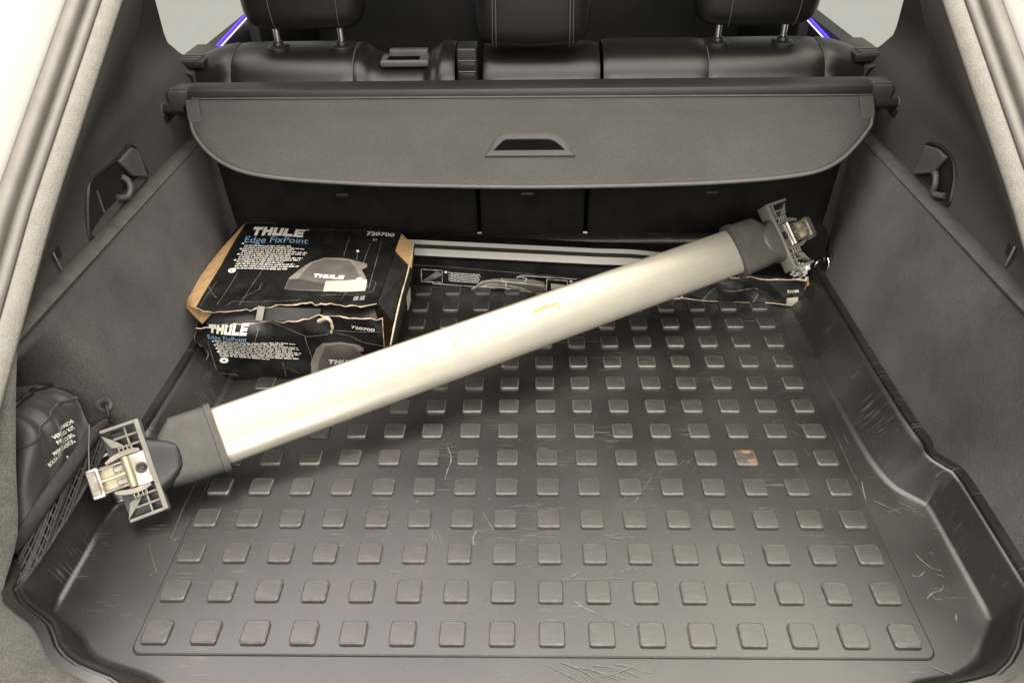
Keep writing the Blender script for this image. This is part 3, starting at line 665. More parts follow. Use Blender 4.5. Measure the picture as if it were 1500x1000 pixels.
# ================================================================ printed panels for cartons
class Panel:
    def __init__(s, p00, p10, p11, p01, bump=None):
        s.c = [V(p00), V(p10), V(p11), V(p01)]; s.b = bump
        s.n = ((s.c[1]-s.c[0]).cross(s.c[3]-s.c[0])).normalized()
        if s.n.dot(CAM-s.c[0]) < 0: s.n = -s.n
    def P(s, u, v, o=0.):
        a, b, c, d = s.c; p = a*(1-u)*(1-v)+b*u*(1-v)+c*u*v+d*(1-u)*v
        return p+s.n*((s.b(u, v) if s.b else 0)+o)
    def uv(s, px, py):
        p = on_plane(px, py, s.c[0], s.n); u = v = .5
        for _ in range(8):
            a, b, c, d = s.c; q = a*(1-u)*(1-v)+b*u*(1-v)+c*u*v+d*(1-u)*v
            du = (b-a)*(1-v)+(c-d)*v; dv = (d-a)*(1-u)+(c-b)*u; r = p-q
            A2 = np.array([[du.dot(du), du.dot(dv)], [du.dot(dv), dv.dot(dv)]]); x = np.linalg.solve(A2, np.array([r.dot(du), r.dot(dv)]))
            u += x[0]; v += x[1]
        return float(u), float(v)
    def build(s, name, m, parent, nu=24, nv=16, th=.003, clip=None):
        fn = (lambda u, v: s.P(u, v)) if not clip else (lambda u, v: s.P(*clip(u, v)))
        vs = [fn(i/nu, j/nv) for j in range(nv+1) for i in range(nu+1)]
        k = len(vs); vs += [p-s.n*th for p in vs]
        fs = []
        for j in range(nv):
            for i in range(nu):
                a = j*(nu+1)+i; f = (a, a+1, a+nu+2, a+nu+1); fs += [f, tuple(k+x for x in f[::-1])]
        rim = [i for i in range(nu+1)]+[j*(nu+1)+nu for j in range(1, nv+1)]+[nv*(nu+1)+i for i in range(nu-1, -1, -1)]+[j*(nu+1) for j in range(nv-1, 0, -1)]
        for a, b in zip(rim, rim[1:]+rim[:1]): fs.append((a, a+k, b+k, b))
        s.obj = mesh(name, vs, fs, m, parent, 50)
        return s.obj
    def put(s, name, data, m, bl, br, tl, h=.0009, uvs=False):
        """2-D shapes with a unit bounding box laid on the panel between three measured corners"""
        (vs, fs) = data; A3, B3, C3 = [(s.uv(*q) if not uvs else q) for q in (bl, br, tl)]
        out = [s.P(A3[0]+(B3[0]-A3[0])*x+(C3[0]-A3[0])*y, A3[1]+(B3[1]-A3[1])*x+(C3[1]-A3[1])*y, h) for x, y in vs]
        return mesh(name, out, fs, m, s.obj)
    def poly(s, name, pts, m, h=.0007, uvs=False):
        q = [p if uvs else s.uv(*p) for p in pts]
        cu, cv = sum(a for a, b in q)/len(q), sum(b for a, b in q)/len(q); d = []
        for (a, b), (c, e) in zip(q, q[1:]+q[:1]):
            for i in range(4): d.append((a+(c-a)*i/4, b+(e-b)*i/4))
        vs = [s.P(cu, cv, h)]; k = len(d); nr = 7
        for r in range(1, nr+1):
            for a, b in d: vs.append(s.P(cu+(a-cu)*r/nr, cv+(b-cv)*r/nr, h))
        fs = [(0, 1+i, 1+(i+1) % k) for i in range(k)]
        for r in range(nr-1):
            for i in range(k): fs.append((1+r*k+i, 1+r*k+(i+1) % k, 1+(r+1)*k+(i+1) % k, 1+(r+1)*k+i))
        return mesh(name, vs, fs, m, s.obj)
    def lines(s, name, polys, m, wdt=.0009, h=.0008):
        parts = []
        for pl in polys:
            q = [s.uv(*p) for p in pl]; d = []
            for (a, b), (c, e) in zip(q, q[1:]):
                k = 6
                for i in range(k): d.append((a+(c-a)*i/k, b+(e-b)*i/k))
            d.append(q[-1]); W = [s.P(u, v, h) for u, v in d]; vs = []
            for i, p in enumerate(W):
                t = (W[min(i+1, len(W)-1)]-W[max(i-1, 0)]).normalized(); sd = t.cross(s.n).normalized()
                ww = wdt*(.35+.9*hsh(i, len(parts)+p.x*100)); vs += [p+sd*ww*.5, p-sd*ww*.5]
            parts.append((vs, [(2*i, 2*i+1, 2*i+3, 2*i+2) for i in range(len(W)-1)]))
        vs, fs = join(parts); return mesh(name, vs, fs, m, s.obj)
def unit(vs, fs):
    xs = [v[0] for v in vs]; ys = [v[1] for v in vs]; a, b, c, d = min(xs), max(xs), min(ys), max(ys)
    return [((x-a)/(b-a), (y-c)/(d-c)) for x, y in vs], fs
def word(txt, bold=0., shear=0.):
    cu = bpy.data.curves.new('w', 'FONT'); cu.body = txt; cu.resolution_u = 3; cu.offset = bold; cu.shear = shear; cu.fill_mode = 'FRONT'
    o = bpy.data.objects.new('w', cu); col.objects.link(o); dg = bpy.context.evaluated_depsgraph_get()
    me = bpy.data.meshes.new_from_object(o.evaluated_get(dg))
    vs = [(v.co.x, v.co.y) for v in me.vertices]; fs = [tuple(p.vertices) for p in me.polygons]
    bpy.data.objects.remove(o); bpy.data.meshes.remove(me); bpy.data.curves.remove(cu)
    return unit(vs, fs)
def block_logo(letters='THULE', slant=.16):
    R_ = {'T': [(0, .68, 1, 1), (.33, 0, .67, .68)], 'H': [(0, 0, .34, 1), (.66, 0, 1, 1), (.34, .36, .66, .66)], 'U': [(0, 0, .34, 1), (.66, 0, 1, 1), (.34, 0, .66, .30)],
          'L': [(0, 0, .36, 1), (.36, 0, 1, .30)], 'E': [(0, 0, .36, 1), (.36, 0, 1, .26), (.36, .38, .92, .63), (.36, .75, 1, 1)]}
    vs, fs = [], []; x = 0
    for ch in letters:
        for a, b, c, d in R_[ch]:
            k = len(vs)
            for q, r in ((a, b), (c, b), (c, d), (a, d)): vs.append((x+q*.95+slant*r, r*.62))
            fs.append((k, k+1, k+2, k+3))
        x += 1.04
    return unit(vs, fs)
def fine_print(nl, rag, indent, rnd):
    """rows of small print too tiny to read: word-length dashes"""
    vs, fs = [], []; y = 1.
    for i in range(nl):
        x = 0.; end = rag[i % len(rag)]; hgt = 1./nl
        while x < end:
            wl = min(end-x, rnd.uniform(.03, .11)); yy = 1-(i+.80)*hgt; k = len(vs)
            t = x
            while t < x+wl-.004:     # letters
                lw = min(rnd.uniform(.006, .012), x+wl-t); hl = hgt*rnd.choice((.42, .46, .62))
                k = len(vs); vs += [(t, yy), (t+lw, yy), (t+lw, yy+hl), (t, yy+hl)]; fs.append((k, k+1, k+2, k+3)); t += lw+.0022
            x += wl+.014
    vs += [(0, 0), (1, 1)]
    return vs, fs
def circle2(k=18): return [(.5+.5*math.cos(2*math.pi*i/k), .5+.5*math.sin(2*math.pi*i/k)) for i in range(k)], [tuple(range(k))]
LOGO = block_logo(); LOGO3 = block_logo()
NAME = word('Edge FixPoint'); NUM = word('720700', .02)
rnd = random.Random(3)

# ---------------------------------------------------------------- small carton of bar feet
box = thing('cardboard_box', 'battered black carton with torn brown cardboard edges and its lid sprung open', 'box', (-.39, .66, 0))
LZ = .128
lid = Panel(at(287, 450, z=LZ+.004), at(552, 442, z=LZ+.004), at(588, 341, z=LZ), at(360, 326, z=LZ), lambda u, v: .004*math.sin(math.pi*u)*math.sin(math.pi*v)-.0025*(1-v)*(1-v)*math.sin(u*7)+.0008*math.sin(u*19+v*11))
ragged = lambda u, v: (u, v+(1-v)**6*(-.035*hsh(round(u*36))-.02*math.sin(u*9))) 
lid.build('lid', 'card_print', box, 36, 20, .0030, ragged)
lid.put('logo_text', LOGO, 'white_print', (369, 345), (446, 349), (372, 332.5))
lid.put('logo_dot', circle2(8), 'white_print', (448.5, 338), (453, 338.3), (448.8, 336.6))
lid.put('product_name', NAME, 'blue_print', (357, 359), (450, 362), (361, 346.5))
lid.put('product_number', NUM, 'white_print', (536.5, 345.5), (577, 347.2), (538, 340))
lid.put('grade_mark', word('C+'), 'white_print', (546, 353.5), (552.5, 353.8), (546.4, 350.6))
lid.put('fine_print', fine_print(12, [.72, .93, .80, 1., .98, .78, .97, .94, .70, .88, .96, .80], 0, rnd), 'white_print', (342, 395.5), (441, 398.5), (360, 358.5))
for q in ((354, 357.6), (351, 365.8), (347.5, 373.6), (342.5, 382)): lid.put('bullet', circle2(8), 'white_print', (q[0], q[1]+1.2), (q[0]+4, q[1]+1.3), (q[0]+.4, q[1]-1.0))
lid.put('round_mark', circle2(), 'white_print', (333.5, 400), (345, 400.4), (335, 393.4))
lid.put('round_mark_eye', circle2(10), 'card_print', (338, 398), (341, 398.1), (338.2, 396), .0013)
lid.put('round_mark_eye', circle2(10), 'white_print', (522, 371.3), (526.4, 371.5), (522.3, 367.6))
lid.lines('callout_line', [[(524, 371), (523, 383)]], 'pic_light', .0009)
lid.poly('product_picture', [(417, 425), (424, 409), (455, 388), (476, 380), (500, 381), (514, 383), (538, 388), (538, 393), (530, 397), (538, 412), (538, 421), (534, 427), (500, 430), (460, 429)], 'pic_light', .0007)
lid.poly('picture_face', [(437, 411), (459, 388.5), (477, 382), (513, 385), (522, 397), (530, 414), (528, 419), (470, 419)], 'pic_mid', .0010)
lid.poly('picture_shade', [(418, 425), (424, 411), (437, 411.5), (470, 419), (500, 420), (534, 419), (534, 426), (500, 429), (460, 428)], 'pic_dark', .0010)
lid.put('picture_logo', LOGO3, 'white_print', (459.5, 410.5), (504.5, 411.5), (461, 405), .0014)
lid.poly('sticker', [(474, 430.8), (478, 415.5), (521, 412), (524, 409), (530, 408.6), (532, 411.5), (538, 412), (535, 427)], 'sticker', .0016)
for q in ((517, 434, 7.5), (526.5, 433, 7)): lid.poly('recycle_mark', [(q[0], q[1]+7), (q[0]+q[2], q[1]+6), (q[0]+q[2]+1.5, q[1]), (q[0]+2, q[1]+1)], 'pic_light', .0010)
lid.lines('crease', [[(360, 326.5), (402, 328), (404, 331)], [(450, 337.5), (520, 337), (586, 341)], [(360, 327), (330, 372), (303, 417)], [(293, 449), (318, 412)], [(318, 446), (350, 398)], [(350, 445), (382, 402), (386, 393)], [(355, 436), (372, 428), (380, 425), (384, 416)], [(304, 415), (311, 430), (318, 437)], [(513, 345), (504, 378)], [(543, 357), (533, 385), (530, 394)], [(560, 350), (548, 395), (540, 425)], [(470, 436), (520, 432), (545, 427)], [(460, 430), (465, 419), (480, 388)], [(500, 441), (507, 430), (522, 398)], [(330, 448), (340, 440), (390, 442), (440, 441)], [(545, 412), (551, 415), (546, 428)]], 'crease_white', .0006)
# torn, raw front edge of the lid
fe = [lid.P(*ragged(i/36, 0), -.001) for i in range(37)]
tube('torn_rim', fe, [.0005+.0009*hsh(i, 3) for i in range(37)], 'torn_edge', lid.obj, 6)
# walls
fr_tl, fr_tr = at(283, 481, y=.503), at(560, 462, y=.510)
front = Panel(at(321, 556, z=.001), V((-.246, .504, .001)), fr_tr, fr_tl, lambda u, v: (.006*math.sin(u*8+1)*v*v+.004*math.sin(u*17+v*5)*v+.003*math.sin(v*9+u*3)*math.sin(math.pi*u)))
rag2 = lambda u, v: (u+(1-u)**8*(.02*math.sin(v*14)), v+v**8*(.05*hsh(round(u*36), 5)-.02+.03*math.sin(u*11)))
front.build('front_panel', 'card_print', box, 36, 16, .003, rag2)
front.put('logo_text', LOGO, 'white_print', (309, 484), (364, 489), (309, 469.5), .0012)
front.put('product_name', NAME, 'blue_print', (306, 497), (363, 500.5), (305, 487.5), .0012)
front.put('product_number', NUM, 'white_print', (515.5, 478), (550, 481), (515.5, 473.5), .0012)
front.put('fine_print', fine_print(10, [.96, .80, .97, .98, .90, 1., .97, .90, .96, .6], 0, rnd), 'white_print', (323, 522), (442, 531), (315, 496), .0012)
for q in ((311, 498), (313.5, 504), (316, 509), (318, 514)): front.put('bullet', circle2(8), 'white_print', (q[0], q[1]+1.6), (q[0]+3.4, q[1]+1.8), (q[0], q[1]-.8), .0012)
front.put('round_mark', circle2(), 'white_print', (322.5, 530.5), (335, 531), (322, 523), .0012)
front.put('round_mark_eye', circle2(10), 'card_print', (327, 528.6), (330.5, 528.7), (327, 525.6), .0016)
front.poly('product_picture', [(457, 548), (455, 532), (464, 508), (474, 499), (500, 498), (525, 503), (533, 508), (533, 513), (526, 514), (536, 523), (540, 548)], 'pic_light', .0011)
front.poly('picture_face', [(466, 547), (466, 533), (478, 503), (500, 501), (520, 505), (532, 524), (536, 547)], 'pic_mid', .0014)
front.put('picture_logo', LOGO3, 'white_print', (481, 532.5), (528, 534), (481.5, 525.5), .0018)
front.lines('crease', [[(380, 470), (420, 481), (450, 490), (480, 487), (486, 482)], [(482, 482), (515, 483), (560, 481)], [(490, 485), (515, 490), (530, 498), (565, 505)], [(448, 491), (455, 520), (458, 530)], [(414, 530), (420, 548)], [(420, 537), (440, 545)], [(320, 545), (345, 547), (350, 550)], [(300, 475), (330, 470), (372, 472), (378, 485), (374, 500)], [(305, 500), (318, 540)]], 'crease_white', .0008, .0014)
tr_ = [front.P(*rag2(i/36, 1), -.001) for i in range(37)]
tube('torn_rim', tr_, [.0005+.0012*hsh(i, 9) for i in range(37)], 'torn_edge', front.obj, 6)
le = [front.P(*rag2(0, i/16), -.001) for i in range(17)]
tube('torn_rim', le, [.0004+.0008*hsh(i, 2) for i in range(17)], 'torn_edge', front.obj, 6)
pe = [front.P(*rag2(1, i/16), -.001) for i in range(17)]
tube('torn_rim', pe, [.0005+.0008*hsh(i, 4) for i in range(17)], 'torn_edge', front.obj, 6)
# tuck flap in the gap under the lid
tuck = Panel(front.P(.05, .93, -.016), front.P(.97, .93, -.012), lid.P(.97, .04, -.010), lid.P(.03, .04, -.010), lambda u, v: .003*math.sin(u*13)*math.sin(v*3))
tuck.build('tuck_flap', 'card_fold', box, 20, 5, .0025)
lip = Panel(at(377, 470, y=.512), at(466, 470, y=.514), at(470, 452, y=.528), at(382, 449, y=.528), lambda u, v: .0015*math.sin(u*6)); lip.build('lock_tab', 'card_fold', box, 8, 4, .002)
tape = Panel(at(374, 469, y=.507), at(384, 470, y=.507), at(388, 449, y=.522), at(378, 448, y=.522)); tape.build('tape_strip', 'pic_light', box, 3, 3, .0008)
shred = catmull([at(466, 471, y=.498), at(477, 466, y=.492), at(484, 470, y=.490), at(487, 480, y=.490), at(485, 488, y=.492)], 4)
tube('paper_shred', shred, [.004*(1-.03*i)*(.6+.6*hsh(i, 8)) for i in range(len(shred))], 'torn_edge', box, 5)
# left side: raw brown inner face sprung outwards
LA = [lid.P(0, 1-i/12, -.002) for i in range(13)]
LB = []
for i in range(13):
    t = i/12; a = at(360, 326, z=LZ-.002).lerp(at(267, 444, z=LZ-.022), t); LB.append(a+V((-.004*math.sin(math.pi*t), 0, .004*math.sin(math.pi*t))))
LC = [p+V((.002+.016*(i/12), -.006*(i/12)**2, -.010-.016*(i/12))) for i, p in enumerate(LB)]
vs = LA+LB+LC; fs = [(i, i+1, i+14, i+13) for i in range(12)]+[(13+i, 14+i, 27+i, 26+i) for i in range(12)]
mesh('side_flap', vs, fs, 'kraft', box, 60, solid=.0025)
vs = [lid.P(0, 0, -.004), LB[-1]+V((.001, -.001, 0)), LC[-1]+V((.001, -.0015, 0)), at(296, 474, y=.512), at(311, 458, y=.518)]
mesh('corner_flap', vs, [(0, 1, 2, 3, 4)], 'kraft', box, None, solid=.002)
# side walls and back
Lw = Panel(V((-.558, .80, .001)), at(321, 556, z=.001)+V((.001, .002, 0)), at(287, 478, y=.508), V((-.572, .82, .105))); Lw.build('side_wall', 'card_fold', box, 8, 4, .003)
RT = [at(606, 356, z=.122), at(604, 368, z=.122), at(597, 400, z=.120), at(588, 432, z=.117), at(579, 470, z=.108), at(572, 505, z=.086)]
RTs = catmull(RT, 4)
RB = [V((-.238, .79-.285*i/(len(RTs)-1), .001)) for i in range(len(RTs))]
vs = RTs+RB; k = len(RTs); fs = [(i, i+1, k+i+1, k+i) for i in range(k-1)]
mesh('side_wall', vs, fs, 'card_fold', box, 60, solid=.0025)
tube('torn_rim', RTs, [.0006+.0011*hsh(i, 6) for i in range(k)], 'torn_edge', box, 6)
# folded brown flap at the back right corner
fl = [lid.P(1, 1, -.001), lid.P(1, .72, -.002), at(603, 392, z=.121), at(606, 360, z=.1235)]
mesh('corner_flap', fl, [(0, 1, 2, 3)], 'kraft', box, None, solid=.002)
inner = [lid.P(1, .74, -.003), lid.P(1, .02, -.004), at(575, 470, z=.100), at(596, 402, z=.116), at(603, 388, z=.118)]
mesh('side_flap', inner, [(0, 1, 2, 3, 4)], 'card_fold', box, None, solid=.002)
mesh('side_sticker', [at(597.5, 455, x=-.2235), at(601.5, 440, x=-.2235), at(600.5, 420, x=-.2235), at(595.5, 436, x=-.2235)], [(0, 1, 2, 3)], 'sticker', box, None, solid=.0006)
Bw = Panel(V((-.238, .80, .001)), V((-.558, .815, .001)), lid.P(0, 1, -.003), lid.P(1, 1, -.003)); Bw.build('back_wall', 'card_fold', box, 6, 3, .003)
rbox('base', (.31, .29, .003), (-.396, .652, .0095), 'kraft', box, .0005, 1)
for v in box.children[-1].data.vertices: v.co.y += .0

# ---------------------------------------------------------------- long carton
lb = thing('long_cardboard_box', 'long flat black carton with white stripes lying against the seat backs', 'box', (0, .82, 0))
dirx = V((1, -.106, 0)).normalized(); diry = V((.106, 1, 0)).normalized(); O = V((-.235, .802, .004))
def lbp(a, b, z): return O+dirx*a+diry*b+V((0, 0, z))
x0, x1, D_, H_ = -.27, .772, .100, .062
crum = lambda u, v: (.006*math.sin(u*46)+.005*math.sin(u*71+v*5))*smooth_tab(u, [(.62, 0), (.72, 1), (.95, 1), (1, .3)])*math.sin(math.pi*min(1, v+.12))
fp = Panel(lbp(x0, 0, 0), lbp(x1, 0, 0), lbp(x1, .002, H_-.006), lbp(x0, .002, H_), crum)
ragb = lambda u, v: (u, v+v**8*smooth_tab(u, [(.66, 0), (.74, 1)])*(.10*hsh(round(u*60), 1)-.08))
fp.build('front_panel', 'card_print', lb, 60, 8, .0025, ragb)
tp = Panel(lbp(x0, .0025, H_), lbp(x1-.02, .0025, H_-.002), lbp(x1-.02, D_, H_+.002), lbp(x0, D_, H_+.004), lambda u, v: -.006*smooth_tab(u, [(.7, 0), (.85, 1)])*math.sin(math.pi*v)+.0015*math.sin(u*30)*smooth_tab(u, [(.6, 0), (.7, 1)]))
tp.build('top_panel', 'card_print', lb, 40, 6, .0025)
for va, vb, nm in ((.10, .38, 'stripe_white'), (.54, .71, 'stripe_white'), (.38, .54, 'pic_dark')):
    q = []
    for i in range(41): q.append((i/40*.80, va))
    for i in range(40, -1, -1): q.append((i/40*.80, vb))
    vs = [tp.P(u, v, .0016) for u, v in q]; fs = [(i, i+1, 80-i, 81-i) for i in range(40)]
    mesh('printed_stripe', vs, fs, nm, tp.obj)
# print on the front
fr = [(617, 394), (648, 396), (648, 413.5), (617.5, 412)]
for pl_ in (fr+[fr[0]], [(634, 413.5), (634, 415), (700, 420)], [(801, 409), (831, 411), (831, 416)], [(801, 409), (800.5, 425)], [(757, 407), (763, 403), (845, 409)]): fp.lines('picture_frame', [pl_], 'white_print', .0011)
fp.poly('small_picture', [(620, 410), (640, 397), (647, 400), (646, 404), (627, 412)], 'pic_light'); fp.poly('small_picture', [(622, 410), (634, 404), (637, 407), (627, 411.5)], 'pic_mid', .0011)
fp.put('fine_print', fine_print(6, [.97, 1., .94, .98, .96, .93], 0, rnd), 'white_print', (660, 412), (704, 415), (660, 398))
fp.put('round_mark', circle2(10), 'white_print', (651, 400), (655.4, 400.3), (651, 396.3))
for yy in (398.6, 402.4, 406, 409.4): fp.put('bullet', circle2(6), 'white_print', (657, yy+.8), (659.3, yy+.9), (657, yy-.8))
carp = [(690, 424), (706, 411), (722, 408), (740, 407.5), (780, 409), (797, 413), (800, 424), (795, 433), (770, 429), (735, 422), (712, 423)]
fp.poly('car_picture', carp, 'pic_light', .0008)
fp.lines('car_picture_lines', [[(690, 423.5), (707, 412), (724, 410), (770, 415), (800, 418)], [(697, 423), (716, 416), (740, 417), (765, 422), (785, 431)], [(735, 407), (736, 412), (768, 414), (772, 408), (764, 405), (757, 405)], [(706, 419), (735, 420), (762, 427)], [(742, 411), (741, 421)]], 'white_print', .0014, .0012)
fp.poly('car_picture_shade', [(712, 418), (736, 413.5), (780, 418), (797, 422), (795, 430), (765, 424), (735, 419)], 'pic_mid', .0010)
fp.poly('small_picture', [(807, 415), (828, 417), (828, 424), (807, 423)], 'sticker', .0008)
fp.put('round_mark', circle2(10), 'white_print', (834, 413.6), (839, 414), (834, 410))
fp.put('fine_print', fine_print(7, [.96, 1., .95, .98, .93, .97, .9], 0, rnd), 'white_print', (934, 442), (998, 448), (940, 418))
fp.put('product_number', word('711100', .02), 'white_print', (1152.5, 427.5), (1170, 427.5), (1152.5, 423.8), .0012)
fp.poly('blank_label', [(1151.5, 447), (1168.5, 447), (1168.5, 433.5), (1151.5, 433.5)], 'sticker', .0012)
fp.lines('crease', [[(1021, 445), (1035, 432), (1048, 421)], [(1092, 450), (1105, 440), (1118, 427)], [(1060, 422), (1090, 424), (1120, 428)]], 'pic_light', .0022, .0010)
fp.lines('crease', [[(605, 387.6), (660, 391), (720, 396), (800, 403), (850, 408)], [(605, 418), (660, 421), (700, 424)]], 'pic_light', .0010, .0010)
te = [fp.P(*ragb(i/60, 1), -.001) for i in range(40, 61)]
tube('torn_rim', te, [.0006+.0016*hsh(i, 12) for i in range(21)], 'torn_edge', lb, 6)
be = [fp.P(i/60, .012, .0006) for i in range(42, 61)]
tube('torn_rim', be, [.0004+.0012*hsh(i, 13) for i in range(19)], 'torn_edge', lb, 5)
# open right end: brown raw edge
ee = catmull([lbp(x1, .0, 0.002), lbp(x1+.007, .006, .012), lbp(x1+.008, .012, .036), lbp(x1+.003, .016, H_-.006)], 5)
tube('end_edge', ee, [.0024+.0012*hsh(i, 14) for i in range(len(ee))], 'kraft', lb, 6)
ep = Panel(lbp(x1, .002, .001), lbp(x1, D_, .001), lbp(x1-.015, D_, H_-.008), lbp(x1-.004, .004, H_-.010), lambda u, v: .003*math.sin(v*6+u*4)); ep.build('end_flap', 'kraft', lb, 8, 4, .0025)
bp = Panel(lbp(x1, D_, 0), lbp(x0, D_, 0), lbp(x0, D_, H_), lbp(x1, D_, H_)); bp.build('back_panel', 'card_fold', lb, 10, 3, .0025)
rbox('base', ((x1-x0), D_-.006, .003), lbp((x0+x1)/2, D_/2, -.0005), 'card_fold', lb, .0005, 1, ax=Matrix((dirx, diry, V((0, 0, 1)))).transposed())
# crumpled film at the torn end
rf = random.Random(21); c0 = lbp(x1-.012, .010, H_+.002); vs = []; fs = []
for i in range(30):
    c = c0+V((rf.uniform(-.016, .016), rf.uniform(-.008, .010), rf.uniform(-.008, .018))); a = V((rf.uniform(-1, 1), rf.uniform(-1, 1), rf.uniform(-1, 1))).normalized(); b = a.orthogonal().normalized()
    r1, r2 = rf.uniform(.004, .010), rf.uniform(.003, .007); k = len(vs)
    vs += [c-a*r1-b*r2*.4, c+a*r1*.2-b*r2, c+a*r1+b*r2*.3, c-a*r1*.1+b*r2]+[c+a.cross(b)*.003]; fs += [(k, k+1, k+4), (k+1, k+2, k+4), (k+2, k+3, k+4), (k+3, k, k+4)]
mesh('torn_film', vs, fs, 'torn_film', lb)

# ================================================================ ROOF BAR
bar = thing('roof_bar', 'silver aluminium roof rack bar with rubber feet, lying diagonally across the mat', 'roof bar', (-.45, .28, .0))
A_, B_ = at(310, 643, z=.066), at(1082, 366, z=.118)
e = (B_-A_).normalized(); up = V((0, 0, 1)); n0 = (up-e*up.dot(e)).normalized(); b0 = n0.cross(e).normalized()
if b0.y < 0: b0 = -b0
TILT = math.radians(44)
nb = (n0*math.cos(TILT)-b0*math.sin(TILT)).normalized(); bb = (b0*math.cos(TILT)+n0*math.sin(TILT)).normalized()   # bb points up and away
Wd, Th = .087, .029
def wing(k=36):
    out = []
    for i in range(k):
        a = 2*math.pi*i/k; c, s = math.cos(a), math.sin(a)
        x = math.copysign(abs(c)**.75, c)*Wd/2; z = math.copysign(abs(s)**.85, s)*Th/2*(1-.28*(c if c > 0 else 0))
        out.append((x, z))
    return out
W2 = wing()
Lb = (B_-A_).length
def bp3(t, x, z): return A_+e*t+bb*x+nb*z
loft('bar_profile', [[bp3(t, x, z) for x, z in W2] for t in (-.03, 0, Lb*.25, Lb*.5, Lb*.75, Lb, Lb+.03)], 'aluminium', bar, 50)
barp = bar.children[-1]
def top_z(x):
    c = abs(x)/(Wd/2); c = min(.999, c); cc = c**(1/.75); s = math.sqrt(1-cc*cc); return s**.85*Th/2*(1-.28*(cc if x > 0 else 0))
def bar_uv(px, py):
    p = on_plane(px, py, A_+nb*(Th/2-.002), nb); d = p-A_; return d.dot(e), d.dot(bb)
def glue(pts, wdt, m):
    q = [bar_uv(*p) for p in pts]; vs = []; rn = random.Random(5)
    d = []
    for (a, b_1), (c, d_1) in zip(q, q[1:]):
        for i in range(6): d.append((a+(c-a)*i/6, b_1+(d_1-b_1)*i/6))
    d.append(q[-1])
    for i, (t, x) in enumerate(d):
        j = min(i+1, len(d)-1); k = max(i-1, 0); tt = V((d[j][0]-d[k][0], d[j][1]-d[k][1], 0)).normalized(); pp = V((-tt.y, tt.x, 0))
        ww = wdt*rn.uniform(.25, 1)
        for s in (-1, 1):
            T_, X_ = t+pp.x*s*ww/2, x+pp.y*s*ww/2; vs.append(bp3(T_, X_, top_z(X_)+.0008))
    mesh('glue_residue', vs, [(2*i, 2*i+1, 2*i+3, 2*i+2) for i in range(len(d)-1)], m, barp)
glue([(784, 457), (795, 450), (808, 447), (818, 443)], .0045, 'yellow_glue'); glue([(816, 443), (820, 449), (819, 453)], .002, 'yellow_glue'); glue([(783, 455), (781, 464)], .0012, 'yellow_glue')
glue([(663, 498), (667, 494), (680, 490), (700, 487)], .0013, 'sticker'); glue([(663, 497), (668, 508)], .0022, 'yellow_glue')
